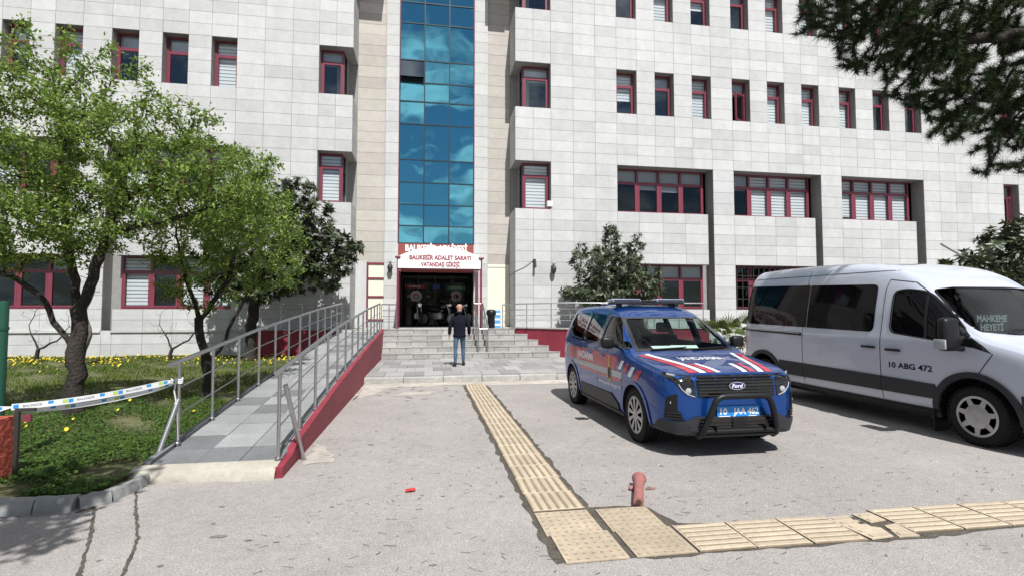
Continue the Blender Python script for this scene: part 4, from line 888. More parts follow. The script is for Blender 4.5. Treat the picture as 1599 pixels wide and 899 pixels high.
skin('body', V, E_, RD, pel, [M['skin'], M['jeans'], M['shoe'], M['jacket']], per, 2, bodym)
# shoes, ears, hair fringe, jacket
for s, fy in ((-1, -.10), (1, .13)):
    mb = MB(); mb.tube([(s * .118, fy - .075, .045), (s * .120, fy - .02, .055), (s * .128, fy + .08, .045), (s * .138, fy + .17, .035), (s * .140, fy + .205, .03)], [.036, .047, .047, .042, .02], 10); mb.build('shoe', M['shoe'], per, smooth=60)
    mb = MB(); mb.lathe([(0, -.012), (.022, -.008), (.028, .004), (0, .012)], (s * .083, .04, 1.57), 'x', 10); mb.build('ear', M['skin'], per, smooth=60)
mb = MB(); mb.tube([(-.03, .155, 1.60), (0, .165, 1.57), (.0, .15, 1.545)], [.006, .016, .008], 6); mb.build('nose', M['skin'], per, smooth=60)
V = []; E_ = []; RD = []
r0 = j((0, .01, 1.0), (.185, .135)); hm = j((0, .0, .80), (.195, .145), r0); hm2 = j((0, -.005, .745), (.195, .145), hm); c1 = j((0, .015, 1.2), (.185, .135), r0); c2 = j((0, .02, 1.325), (.160, .125), c1); c3 = j((0, .03, 1.42), (.098, .098), c2); c4 = j((0, .035, 1.465), (.078, .078), c3)
for s in (-1, 1):
    sh = j((s * .172, .02, 1.30), .072, c1); el = j((s * .25, -.02 - s * .02, 1.05), .058, sh); wr = j((s * .265, .055 + s * .02, .83), .047, el)
skin('jacket', V, E_, RD, r0, [M['jacket']], per, 2)

# ------------------------------------------------------------------ broken bollard, litter
bo = thing('broken_bollard', 'faded red metal bollard knocked over beside the tactile path', 'bollard', (1.78, 4.2, 0))
mb = MB(); mb.lathe([(.030, .0), (.047, .004), (.048, .02), (.046, .30), (.047, .42), (.055, .52), (.070, .60), (.074, .615), (.066, .618), (.045, .60), (0, .55)], (0, 0, 0), 'z', 20)
mt = Matrix.Translation((-.085, -.22, .046)) @ Matrix.Rotation(R(-24), 4, 'Z') @ Matrix.Rotation(R(-88), 4, 'X')
mb.v = [tuple(mt @ (Vector(v) * .88)) for v in mb.v]; mb.build('tube', M['bollard'], bo, smooth=45)
mb = MB(); mb.lathe([(0, -.002), (.022, -.001), (.022, .01), (0, .01)], (0.004, 0, -.012), 'z', 9); mb.v = [tuple(mt @ Vector(v)) for v in mb.v]; mb.build('end_hole', M['rust'], bo)
mb = MB(); mb.tube([(.0, .18, .02), (.085, .167, .02)], .022, 9); mb.build('cross_pin', M['bollard'], bo, smooth=45)
mb = MB(); mb.tube([(.0855, .167, .02), (.088, .1667, .02)], .016, 9); mb.build('pin_end', M['rust'], bo)
sheet('rust_stain', wobble([(1.93, 4.36), (2.0, 4.35), (2.05, 4.39), (2.0, 4.43), (1.94, 4.42)], .025, .012), .0048, M['patchr'])
li = MB(); li.add([(-.045, -.02, .004), (.0, -.03, .02), (.05, -.008, .008), (.04, .022, .026), (-.01, .03, .006), (-.04, .012, .022), (0, 0, .03)], [(0, 1, 6), (1, 2, 6), (2, 3, 6), (3, 4, 6), (4, 5, 6), (5, 0, 6)])
tag(li.build('litter', M['litter'], loc=(-.13, 4.66, .002)), 'crumpled red wrapper lying on the open asphalt', 'litter')
# ------------------------------------------------------------------ left edge: stucco wall end, green pole, tape
pw = thing('stucco_wall', 'end of a low orange red stucco wall at the lawn corner', 'wall', (-3.93, 5.25, 0))
mb = MB(); bm = bmesh.new(); bmesh.ops.create_cube(bm, size=1); bmesh.ops.subdivide_edges(bm, edges=bm.edges[:], cuts=8, use_grid_fill=True)
for v in bm.verts: v.co = Vector((v.co.x * 1.6 - .54 + random.uniform(-.006, .006), v.co.y * .26 + random.uniform(-.006, .006), (v.co.z + .5) * .64 + random.uniform(-.005, .005)))
mb.bm(bm); mb.build('wall_body', M['stucco'], pw, smooth=60)
gt = thing('post_bracket', 'black steel post and arm fixed to the stucco wall end', 'post', (-3.585, 5.27, 0))
mb = MB(); mb.box(-.016, -.014, .06, .016, .014, .72); mb.build('post', M['lampdark'], gt); mb = MB(); mb.box(-.0155, -.0135, .690, .14, .0135, .7195); mb.build('arm', M['lampdark'], gt); mb = MB(); mb.box(.045, -.012, .60, .11, .012, .665); mb.build('latch', M['redframe'], gt)
gp = thing('green_pole', 'dark green painted pole at the left edge of the lawn', 'pole', (-4.075, 5.75, 0)); mb = MB(); mb.lathe([(.045, -.05), (.045, 1.66), (.04, 1.68), (0, 1.685)], (0, 0, 0), 'z', 14); mb.build('shaft', M['greenpole'], gp, smooth=40); mb = MB(); mb.lathe([(.06, .06), (.06, .09), (.046, .10)], (0, 0, 0), 'z', 14); mb.lathe([(.052, 1.40), (.052, 1.43)], (0, 0, 0), 'z', 14); mb.build('collar', M['greenpole'], gp, smooth=40)
tp = thing('barrier_tape', 'white barrier tape with blue and green squares tied to the ramp railing', 'barrier tape', (-2.57, 5.95, .60))
def tape(pts, w, tw, nsq, seed, txt):
    rr = random.Random(seed); pts = [Vector(p) for p in pts]; n = 40; base = Vector((-2.57, 5.95, .60)); cs = []
    a, b = pts
    for i in range(n + 1):
        f = i / n; p = a.lerp(b, f); p.z -= .10 * 4 * f * (1 - f) * tw; ang = tw * .35 * math.sin(f * 5 + seed); up = Vector((math.sin(ang) * .25, math.sin(ang) * .9, math.cos(ang))).normalized(); cs.append((p, up))
    def at(s, v, off=0):
        f = min(max(s, 0), 1) * n; i = min(int(f), n - 1); g = f - i; p = cs[i][0].lerp(cs[i + 1][0], g); u = cs[i][1].lerp(cs[i + 1][1], g); nn = (cs[i + 1][0] - cs[i][0]).cross(u).normalized(); taper = 1 - .75 * max(0, (s - .9) / .1)
        if nn.y > 0: nn = -nn
        return p + u * (v * w * taper) + nn * off - base
    mb = MB()
    for i in range(n): mb.quad(at(i / n, -.5), at((i + 1) / n, -.5), at((i + 1) / n, .5), at(i / n, .5))
    st_ = mb.build('strip', M['tape'], tp)
    q = MB()
    Lg = (b - a).length; q = MB()
    def sq(s0, s1, v0, v1, mi):
        k = 4
        for e in range(k): q.quad(at(s0 + (s1 - s0) * e / k, v0, .0015), at(s0 + (s1 - s0) * (e + 1) / k, v0, .0015), at(s0 + (s1 - s0) * (e + 1) / k, v1, .0015), at(s0 + (s1 - s0) * e / k, v1, .0015), mi)
    s = .01
    while s < .93:
        sq(s, s + .028, -.25, .35, 0); sq(s - .034, s - .004, -.2, .38, 1) if s > .05 else None; sq(s + .185, s + .215, -.05, .42, 0)
        if txt:
            v, f = text2d('BALIKESİR', w * .34, .01, Lg * .105); q.add([at(s + .05 + x / Lg, -.12 + y / w, .0015) for x, y in v], f, 2)
        s += .30
    q.build('printed_marks', [M['tblue'], M['tgreen'], M['tgrey']], st_)['kind'] = 'stuff'
tape([(-4.7, 5.22, .67), (-3.62, 5.245, .735)], .055, .25, 1, 3, False)
tape([(-3.62, 5.245, .735), (-2.59, 5.93, .865)], .055, .35, 4, 1, True); tape([(-3.62, 5.28, .70), (-2.59, 5.96, .835)], .045, .6, 4, 2, False)
mb = MB()
for k in range(3): mb.tube([(.03 * math.cos(a) + .0, .03 * math.sin(a), .235 + k * .018 + .008 * math.sin(2 * a)) for a in np.linspace(0, 2 * math.pi, 13)], .009, 5)
mb.tube([(-.02, -.03, .24), (-.03, -.035, .15), (-.01, -.035, .05), (-.03, -.04, -.06), (-.035, -.045, -.12)], .007, 5); mb.tube([(-.03, -.03, .25), (-.06, -.035, .28), (-.05, -.03, .23)], .008, 5); mb.tube([(0, -.03, .0), (.005, -.03, -.15), (.02, -.03, -.36)], .003, 4)
mb.build('knot', M['tape'], tp, smooth=60)

# =================================================================== TREES AND PLANTS
def grow(base, limbs, blobs, n_attr, step=.16, kill=.22, seed=0, infl=1.4, iters=90):
    """space colonisation: LIMBS are hand laid polylines (the first is the trunk); BLOBS [(centre, radii, weight)] is the crown's volume"""
    g = np.random.default_rng(seed); base = np.array(base, float); nodes = []; par = []
    def nearest(p): return int(np.argmin(((np.array(nodes) - p) ** 2).sum(1)))
    for li_, poly in enumerate(limbs):
        poly = [base + np.array(p, float) for p in poly]
        cur = None
        if li_ == 0: nodes.append(poly[0]); par.append(-1); cur = 0
        else: cur = nearest(poly[0])
        for a, b in zip(poly, poly[1:]):
            k = max(1, int(np.linalg.norm(b - a) / step))
            for q in range(1, k + 1):
                nodes.append(a + (b - a) * q / k + g.normal(0, .012, 3)); par.append(cur); cur = len(nodes) - 1
    tot = sum(b[2] for b in blobs); A = []
    for c, r, w in blobs:
        k = int(n_attr * w / tot); d = g.normal(0, 1, (k, 3)); d /= np.linalg.norm(d, axis=1)[:, None]; A.append(base + np.array(c) + d * np.array(r) * (g.uniform(.12, 1, (k, 1)) ** (1 / 2.6)))
    A = np.concatenate(A); NN = np.array(nodes); dm = ((A[:, None] - NN[None]) ** 2).sum(2); best = dm.argmin(1); bd = dm.min(1); alive = np.ones(len(A), bool)
    for it in range(iters):
        idx = np.where(alive & (bd < infl ** 2))[0]
        if len(idx) == 0:
            idx = np.where(alive)[0]
            if len(idx) == 0: break
        order = {}
        v = A[idx] - NN[best[idx]]; v /= np.linalg.norm(v, axis=1)[:, None] + 1e-9
        for i_, b_ in enumerate(best[idx]): order.setdefault(int(b_), []).append(i_)
        new = []
        for b_, l_ in order.items():
            d = v[l_].mean(0) + g.normal(0, .12, 3); nd = np.linalg.norm(d)
            if nd < .2: d = v[l_[0]]; nd = 1
            new.append(NN[b_] + d / nd * step); par.append(b_)
        s0 = len(NN); new = np.array(new); NN = np.concatenate([NN, new])
        dm = ((A[:, None] - new[None]) ** 2).sum(2); m_ = dm.min(1); am = dm.argmin(1); up = m_ < bd; bd = np.where(up, m_, bd); best = np.where(up, am + s0, best)
        alive &= bd > kill ** 2
        if len(NN) > 7000: break
    return NN, np.array(par), g
def radii(NN, par, Rb, r0=.004, ex=2.35):
    n = len(NN); acc = np.zeros(n); ch = np.zeros(n, int)
    for i in range(n - 1, 0, -1):
        if ch[i] == 0: acc[i] = r0 ** ex
        acc[par[i]] += acc[i]; ch[par[i]] += 1
    r = acc ** (1 / ex); r0_ = r[0]
    return np.where(r > .0, r * (1 + (Rb / r0_ - 1) * np.clip((r - r0) / (r0_ - r0 + 1e-9), 0, 1) ** 1.3), r0), ch
def wood(name, NN, par, r, material, parent, flare=1.35, off=(0, 0, 0)):
    mb = MB(); off = np.array(off); n = len(NN); dirs = np.zeros_like(NN); kids = [[] for _ in range(n)]
    for i in range(1, n): kids[par[i]].append(i)
    def ring(p, d, rad, k):
        d = Vector(d); u = Vector((.13, .97, .2)).cross(d); u = u.normalized() if u.length > .05 else d.orthogonal().normalized(); w = d.cross(u)
        return [p + np.array(u * math.cos(2 * math.pi * q / k) + w * math.sin(2 * math.pi * q / k)) * rad * (1 + (random.uniform(-.06, .06) if rad > .03 else 0)) for q in range(k)]
    done = {}
    for i in range(1, n):      # a ring per node, shared along each chain
        p = par[i]; main = max(kids[p], key=lambda c: r[c]) == i; d = NN[i] - NN[p]; d = d / (np.linalg.norm(d) + 1e-9); k = 12 if r[i] > .05 else 7 if r[i] > .018 else 4
        if main and p in done and done[p][1] == k: a = done[p][0]
        else:
            o = len(mb.v); mb.v += [tuple(q) for q in ring(NN[p] - off, d, (r[p] * (flare if p == 0 else 1)) if main else min(r[p] * .9, r[i] * 1.25), k)]; a = o
        o = len(mb.v); mb.v += [tuple(q) for q in ring(NN[i] - off, d, r[i], k)]
        mb.f += [(a + q, a + (q + 1) % k, o + (q + 1) % k, o + q) for q in range(k)]; mb.m += [0] * k; done[i] = (o, k)
    return mb.build(name, material, parent, smooth=180)
def rand_dirs(g, n):
    d = g.normal(0, 1, (n, 3)); return d / np.linalg.norm(d, axis=1)[:, None]
def leaf_mesh(name, P, Dv, Nv, Ln, Wd, material, parent, off, fold=.18):
    """leaves as folded lozenges of four triangles: P bases, Dv directions, Nv rough normals"""
    n = len(P); S_ = np.cross(Dv, Nv); S_ /= np.linalg.norm(S_, axis=1)[:, None] + 1e-9; U = np.cross(S_, Dv)
    L_ = Ln[:, None]; W_ = Wd[:, None]
    m1 = P + Dv * L_ * .45; tip = P + Dv * L_ - U * L_ * .12
    V = np.stack([P, m1 + S_ * W_ + U * W_ * fold, tip, m1 - S_ * W_ + U * W_ * fold, m1], 1) - np.array(off); idx = np.arange(n)[:, None, None] * 5
    F = (idx + np.array([[0, 4, 1], [4, 2, 1], [0, 3, 4], [4, 3, 2]])[None]).reshape(-1, 3)
    return obj(name, np_mesh(name, V.reshape(-1, 3), F, material), parent)
def broadleaf(name, label, cat, base, limbs, blobs, Rb, n_attr, leaf, per, L_, W_, seed, step=.16, kill=.22, thr=.012, group=None, spread=.07, bark=None):
    t = thing(name, label, cat, base, group); NN, par, g = grow(base, limbs, blobs, n_attr, step, kill, seed); r, ch = radii(NN, par, Rb)
    wood('trunk', NN, par, r, bark or M['bark'], t, off=base)
    tw = np.where(r < thr)[0]; tw = tw[tw > 0]; idx = np.repeat(tw, per); n = len(idx); f = g.uniform(0, 1, (n, 1)); a = NN[par[idx]]; b = NN[idx]; d = (b - a); d /= np.linalg.norm(d, axis=1)[:, None] + 1e-9
    P = a + (b - a) * f + g.normal(0, spread, (n, 3)) * np.array([1, 1, .8]); Dv = d * .5 + rand_dirs(g, n) * .9 + np.array([0, 0, .15]); Dv /= np.linalg.norm(Dv, axis=1)[:, None]; Nv = rand_dirs(g, n) * .7 + np.array([0, 0, 1.])
    leaf_mesh('crown', P, Dv, Nv, g.uniform(.45, 1.35, n) * L_, g.uniform(.6, 1.25, n) * W_, leaf, t, base)
    return t
def rosette(name, label, cat, base, limbs, blobs, Rb, n_attr, per, L_, W_, seed, step=.2, kill=.26, group=None, thr=.009):
    t = thing(name, label, cat, base, group); NN, par, g = grow(base, limbs, blobs, n_attr, step, kill, seed); r, ch = radii(NN, par, Rb)
    wood('trunk', NN, par, r, M['bark'], t, off=base)
    tw = np.where((r < thr))[0]; tw = tw[tw > 0]; idx = np.repeat(tw, per); n = len(idx); b = NN[idx]; d = b - NN[par[idx]]; d /= np.linalg.norm(d, axis=1)[:, None] + 1e-9; d = d * .8 + np.array([0, 0, .5]); d /= np.linalg.norm(d, axis=1)[:, None]
    rd = rand_dirs(g, n); rd -= d * (rd * d).sum(1)[:, None]; rd /= np.linalg.norm(rd, axis=1)[:, None] + 1e-9; el = g.uniform(-.35, .8, (n, 1)); Dv = rd * np.cos(el) + d * np.sin(el); P = b + g.normal(0, .03, (n, 3)); Nv = d * np.cos(el) - rd * np.sin(el)
    leaf_mesh('crown', P, Dv, Nv, g.uniform(.65, 1.15, n) * L_, g.uniform(.8, 1.15, n) * W_, M['leaf_dark'], t, base, fold=.3)
    return t
# the big spring green tree by the tape
B1 = (-4.9, 8.2, .07)
broadleaf('spring_tree', 'large tree with fresh green leaves and a dark forked trunk behind the tape', 'tree', B1,
    [[(0, 0, 0), (.02, .0, .5), (.0, 0, .95), (.03, .02, 1.35), (.0, .03, 1.55)],
     [(.02, .0, 1.0), (-.18, -.05, 1.25), (-.32, -.1, 1.65), (-.62, -.2, 1.95), (-1.0, -.3, 2.15), (-1.5, -.4, 2.4)],
     [(.0, .03, 1.5), (-.10, .10, 1.95), (-.20, .12, 2.35), (-.30, .15, 2.95), (-.35, .1, 3.6), (-.3, .1, 4.3)],
     [(.02, .03, 1.5), (.15, -.02, 1.85), (.28, -.05, 2.3), (.42, -.1, 2.75), (.75, -.2, 3.15), (1.1, -.2, 3.5)],
     [(.28, -.05, 2.3), (.55, -.3, 2.6), (1.2, -.4, 2.75), (1.7, -.4, 2.9)], [(.32, -.05, 2.45), (.3, .3, 3.0), (.4, .4, 3.8)]],
    [((-.5, 0, 3.95), (1.25, 1.2, 1.2), 2.8), ((-1.55, -.1, 3.1), (1.0, 1.1, 1.2), 2.0), ((.65, -.1, 3.75), (1.1, 1.1, .95), 2.1), ((1.75, -.2, 3.3), (.95, .9, .75), 1.7), ((2.35, -.25, 3.0), (.6, .7, .6), .8), ((.3, -.2, 2.85), (1.3, 1.0, .55), 1.4), ((-.6, -.2, 2.7), (1.1, .9, .6), 1.2), ((-1.5, -.3, 2.55), (1.1, .9, .5), 1.0), ((-1.25, 0, 4.95), (.2, .2, .6), .22), ((-.75, 0, 5.2), (.14, .2, .65), .2), ((-.2, 0, 5.25), (.15, .2, .65), .2), ((.25, 0, 5.2), (.16, .2, .55), .2), ((.75, -.1, 4.85), (.2, .2, .45), .18), ((-1.9, 0, 4.5), (.2, .2, .5), .18), ((2.5, -.2, 3.7), (.35, .3, .15), .16), ((1.75, -.2, 4.2), (.35, .3, .18), .18), ((1.3, -.2, 4.3), (.6, .6, .3), .3)],
    .115, 2400, M['leaf_light'], 31, .068, .018, 3, step=.13, kill=.16, thr=.012, spread=.06)
B2 = (-3.70, 9.6, .09)
broadleaf('spring_tree', 'smaller spring green tree with a low fork behind the ramp railing', 'tree', B2,
    [[(0, 0, 0), (.02, 0, .35), (-.02, 0, .62)], [(-.02, 0, .6), (-.12, .0, 1.0), (-.18, .05, 1.4), (-.35, .05, 1.9), (-.5, 0, 2.5)], [(-.18, .05, 1.3), (.05, .0, 1.65), (.3, -.1, 2.0), (.4, 0, 2.6)], [(.0, 0, .62), (.22, -.05, .85), (.34, -.05, 1.2), (.5, 0, 1.6), (.9, 0, 2.2)]],
    [((-.3, 0, 2.9), (1.0, .9, 1.0), 1.5), ((.7, 0, 2.9), (.9, .8, 1.05), 1.5), ((1.2, -.1, 2.5), (.5, .6, .8), .6), ((-.1, -.1, 1.95), (.9, .7, .5), .8), ((.3, 0, 3.9), (.8, .7, .6), .6)],
    .085, 1050, M['leaf_light'], 26, .070, .019, 5, step=.14, kill=.19, thr=.013, spread=.05)
B3 = (-9.25, 15.6, .17)
t = thing('pruned_tree', 'bare pruned grey trunk standing against the left wing', 'tree', B3); NN, par, g = grow(B3, [[(0, 0, 0), (.03, 0, .4), (.16, 0, .8), (.14, 0, 1.0), (-.02, 0, 1.35), (.0, 0, 1.7), (-.12, 0, 2.1)], [(.15, 0, .85), (.28, 0, 1.0)], [(0, 0, 1.4), (.15, .05, 1.75), (.3, .1, 2.4)]], [((0, 0, 2.5), (.6, .5, .7), 1.)], 60, .2, .3, 4); r, ch = radii(NN, par, .15, .012); wood('trunk', NN, par, r, mat('pale_grey_bark', (.22, .20, .18), .95, noise=((6, .3, 5),), bump=(20, 1, .03)), t, off=B3)
# bare twiggy shrubs whose shadows fall on the plinth
for k, (x, y) in enumerate(((-7.4, 16.5), (-10.9, 16.6))):
    Bq = (x, y, .17); t = thing('bare_shrub', ('bare branched shrub in front of the striped blind window', 'bare twiggy shrub at the foot of the far left windows')[k], 'shrub', Bq)
    NN, par, g = grow(Bq, [[(0, 0, 0), (.05, 0, .35)], [(.05, 0, .35), (.5, 0, .6), (.8, 0, 1.0)], [(.05, 0, .35), (-.2, 0, .9)]], [((.3, 0, 1.1), (1.0, .4, .8), 1.)], 130, .14, .22, 40 + k); r, ch = radii(NN, par, .05, .004); wood('trunk', NN, par, r, M['bark'], t, off=Bq)
# evergreens with leathery leaves
rosette('evergreen_tree', 'dense dark evergreen tree with leathery leaves beside the corner windows', 'tree', (-5.15, 16.3, .17),
    [[(0, 0, 0), (.03, 0, 1.0), (.1, 0, 1.7)], [(.1, 0, 1.6), (-.3, 0, 2.4), (-.5, -.1, 3.2)], [(.1, 0, 1.7), (.6, -.1, 2.6), (1.0, -.1, 3.5)], [(.1, 0, 1.7), (1.0, -.2, 2.3), (1.9, -.2, 2.8)]],
    [((.0, 0, 3.5), (1.7, 1.2, 1.6), 2.4), ((1.3, 0, 3.9), (1.2, 1.0, 1.35), 1.6), ((2.0, 0, 3.2), (1.1, .9, .9), 1.3), ((1.2, -.2, 5.0), (.65, .6, .6), .4), ((.2, -.3, 2.3), (1.7, 1.0, .65), 1.2), ((2.1, -.2, 2.5), (.85, .7, .5), .6), ((2.8, 0, 3.3), (.5, .5, .35), .3)], .15, 2000, 34, .20, .034, 21)
rosette('evergreen_tree', 'round leathery leaved evergreen tree behind the blue car', 'tree', (6.55, 17.1, TZ),
    [[(0, 0, 0), (-.05, 0, .5)], [(-.05, 0, .4), (-.5, 0, 1.0), (-.9, 0, 1.7)], [(-.05, 0, .5), (.0, 0, 1.5), (-.1, 0, 2.6)], [(-.05, 0, .5), (.5, 0, 1.2), (.9, 0, 2.2)], [(-.05, 0, .4), (.8, 0, .9), (1.3, 0, 1.6)], [(-.3, 0, .7), (-1.2, -.1, 1.0), (-1.9, -.1, 1.15)]],
    [((-.15, 0, 1.9), (1.1, .65, 1.1), 2.2), ((.75, 0, 1.4), (.95, .6, .75), 1.4), ((-.15, 0, 3.1), (.30, .3, .6), .45), ((.75, 0, 2.75), (.32, .3, .7), .4), ((-1.35, 0, 2.3), (.32, .3, .75), .45), ((-1.3, 0, 1.2), (.75, .5, .30), .5), ((1.35, 0, 1.6), (.45, .4, .65), .4), ((-.4, 0, .95), (1.1, .6, .4), .8)], .11, 1150, 20, .185, .028, 22, step=.15, kill=.17)
rosette('evergreen_tree', 'dark evergreen shrub tree rising beyond the front of the van', 'tree', (16.3, 12.6, 0),
    [[(0, 0, 0), (0, 0, 1.2)], [(0, 0, 1.1), (-.7, 0, 2.1)], [(0, 0, 1.2), (.7, 0, 2.3)]], [((.2, 0, 2.3), (1.7, 1.3, 1.4), 2.), ((1.5, 0, 3.1), (1.5, 1.2, 1.4), 2.), ((-1.0, 0, 2.0), (1.1, 1.0, .8), 1.)], .14, 1100, 20, .24, .042, 23)
# young palm behind the car
pl = thing('palm', 'small fan palm between the blue car and the van', 'palm', (9.0, 14.2, 0)); mb = MB(); mb.tube([(0, 0, 0), (0, 0, .55)], [.11, .08], 8); mb.build('trunk', M['bark'], pl)
for k in range(13):
    a = k * 2.4; e = .45 + .5 * ((k * 7) % 5) / 5; d = Vector((math.cos(a) * math.cos(e), math.sin(a) * math.cos(e) * .8, math.sin(e))); ln = .75 + .1 * (k % 3); b = Vector((0, 0, .55)); h = b + d * ln; mb = MB(); mb.tube([b, h], .009, 4)
    s = d.cross(Vector((0, 0, 1))).normalized(); u = s.cross(d)
    for q in range(15):
        f = (q - 7) / 7 * 1.25; dd = (d * math.cos(f) + s * math.sin(f)).normalized(); tip = h + dd * (.52 - .1 * abs(f)) - Vector((0, 0, .12 * abs(f))); w = (dd.cross(u)).normalized() * .016; m_ = h + dd * .25; mb.add([h, m_ + w + u * .01, tip, m_ - w + u * .01], [(0, 1, 2), (0, 2, 3)])
    mb.build('fan_leaf', M['palm'], pl)
# low hedge at the foot of the far wall, behind the vehicles
rosette('evergreen_shrub', 'low dark shrub at the wall foot behind the van', 'shrub', (10.3, 16.0, 0), [[(0, 0, 0), (0, 0, .3)]], [((0, 0, .5), (1.4, .5, .5), 1.)], .05, 160, 8, .15, .03, 29)
# pine reaching in from the right, and the row of conifers behind the viewer
def pine(name, label, base, limbs, blobs, Rb, n_attr, seed, tuft=46, nl=.075, step=.16, kill=.24, thr=.008, wid=.0016, group=None):
    t = thing(name, label, 'tree', base, group); NN, par, g = grow(base, limbs, blobs, n_attr, step, kill, seed, infl=1.2); r, ch = radii(NN, par, Rb); wood('trunk', NN, par, r, M['bark'], t, off=base)
    tw = np.where(r < thr)[0]; tw = tw[tw > 0]; idx = np.repeat(tw, tuft); n = len(idx); a = NN[par[idx]]; b = NN[idx]; d = b - a; d /= np.linalg.norm(d, axis=1)[:, None] + 1e-9
    P = a + (b - a) * g.uniform(.0, 1.05, (n, 1)) + g.normal(0, .008, (n, 3)); rd = rand_dirs(g, n); Dv = d * g.uniform(.25, 1.0, (n, 1)) + rd * .75 + np.array([0, 0, .05]); Dv /= np.linalg.norm(Dv, axis=1)[:, None]
    S_ = np.cross(Dv, rand_dirs(g, n)); S_ /= np.linalg.norm(S_, axis=1)[:, None] + 1e-9; ln = g.uniform(.6, 1.15, (n, 1)) * nl
    V = np.stack([P - S_ * wid, P + S_ * wid, P + Dv * ln], 1) - np.array(base)
    obj('crown', np_mesh('crown', V.reshape(-1, 3), np.arange(3 * n).reshape(-1, 3), M['needle']), t); return t
pine('pine_tree', 'dark pine tree reaching in over the white van', (10.2, 4.0, 0),
    [[(0, 0, 0), (-.1, .1, 2.), (-.2, .2, 4.0), (-.2, .3, 5.5), (-.2, .3, 7.0)], [(-.2, .2, 4.4), (-1.0, 1.2, 4.4), (-1.8, 1.8, 4.5), (-2.6, 2.0, 4.6)], [(-.2, .3, 5.0), (-1.5, 1.1, 5.2), (-2.8, 1.8, 5.35), (-4.2, 2.0, 5.6)], [(-.2, .3, 6.0), (-1.6, 1.0, 6.4), (-3.2, 1.6, 6.6), (-4.5, 1.9, 6.6)], [(-.15, .2, 3.6), (-.8, .8, 3.7), (-1.5, 1.5, 3.7)]],
    [((-4.6, 2.0, 5.75), (.65, .7, .35), 1.0), ((-3.8, 2.0, 5.4), (.8, .8, .50), 1.8), ((-3.2, 2.0, 4.85), (.65, .6, .40), 1.2), ((-2.9, 2.0, 5.7), (1.1, .9, .6), 2.0), ((-2.3, 2.0, 4.6), (.7, .7, .45), 1.2), ((-1.9, 2.0, 5.3), (.9, .9, .8), 1.8), ((-1.75, 2.0, 3.95), (.6, .6, .45), 1.0), ((-1.2, 2.0, 4.6), (.8, .8, .7), 1.2), ((-2.9, 2.0, 4.2), (.35, .4, .25), .4), ((-.8, 1.6, 5.8), (1.1, 1., .9), 1.4), ((-4.0, 1.6, 6.4), (1.1, .9, .5), 1.2)],
    .20, 3800, 31, tuft=95, nl=.13, wid=.004, thr=.010, step=.12, kill=.14)
for k, (x, y, h, s) in enumerate(((-1.0, -13, 8.2, 1.0), (1.6, -13.5, 10.5, 1.15), (4.6, -13, 6.8, .9), (7.8, -14, 9., 1.0), (-6.5, -13, 8, 1.1))):
    pine('conifer', 'tall dark conifer mirrored in the glass tower, across the street', (x, y, 0), [[(0, 0, 0), (0, 0, h * .5), (0, 0, h * .97)]], [((0, 0, h * .35), (1.3 * s, 1.3 * s, h * .22), 1.5), ((0, 0, h * .6), (.95 * s, .95 * s, h * .22), 1.2), ((0, 0, h * .85), (.45 * s, .45 * s, h * .16), .6)], .16, 330, 60 + k, tuft=26, nl=.42, step=.3, kill=.36, thr=.012, wid=.02, group='conifers behind the viewer')
# tree just outside the left edge: its shade lies across the corner of the forecourt
B5 = (-3.2, .5, 0)
broadleaf('spring_tree', 'leafy tree standing left of the viewer, shading the asphalt corner', 'tree', B5, [[(0, 0, 0), (.05, 0, 1.6), (.1, .1, 2.4)], [(.1, .1, 2.3), (.5, .4, 3.2), (.8, .8, 4.0)], [(.1, .1, 2.4), (-.6, .3, 3.3), (-1.2, .4, 4.2)]],
    [((-.3, -.5, 4.3), (1.3, .9, .9), 1.4), ((-2.0, -.4, 4.3), (1.2, .9, .9), 1.), ((.2, .6, 4.5), (1.1, 1.1, .9), 1.5), ((-1.3, .4, 4.3), (1.3, 1.2, 1.0), 1.5), ((.7, 1.2, 5.2), (.55, .7, .5), .5), ((-.4, .4, 3.3), (1.0, .8, .5), .6)], .14, 1400, M['leaf_light'], 16, .12, .036, 71, step=.18, kill=.22, thr=.016, spread=.08)

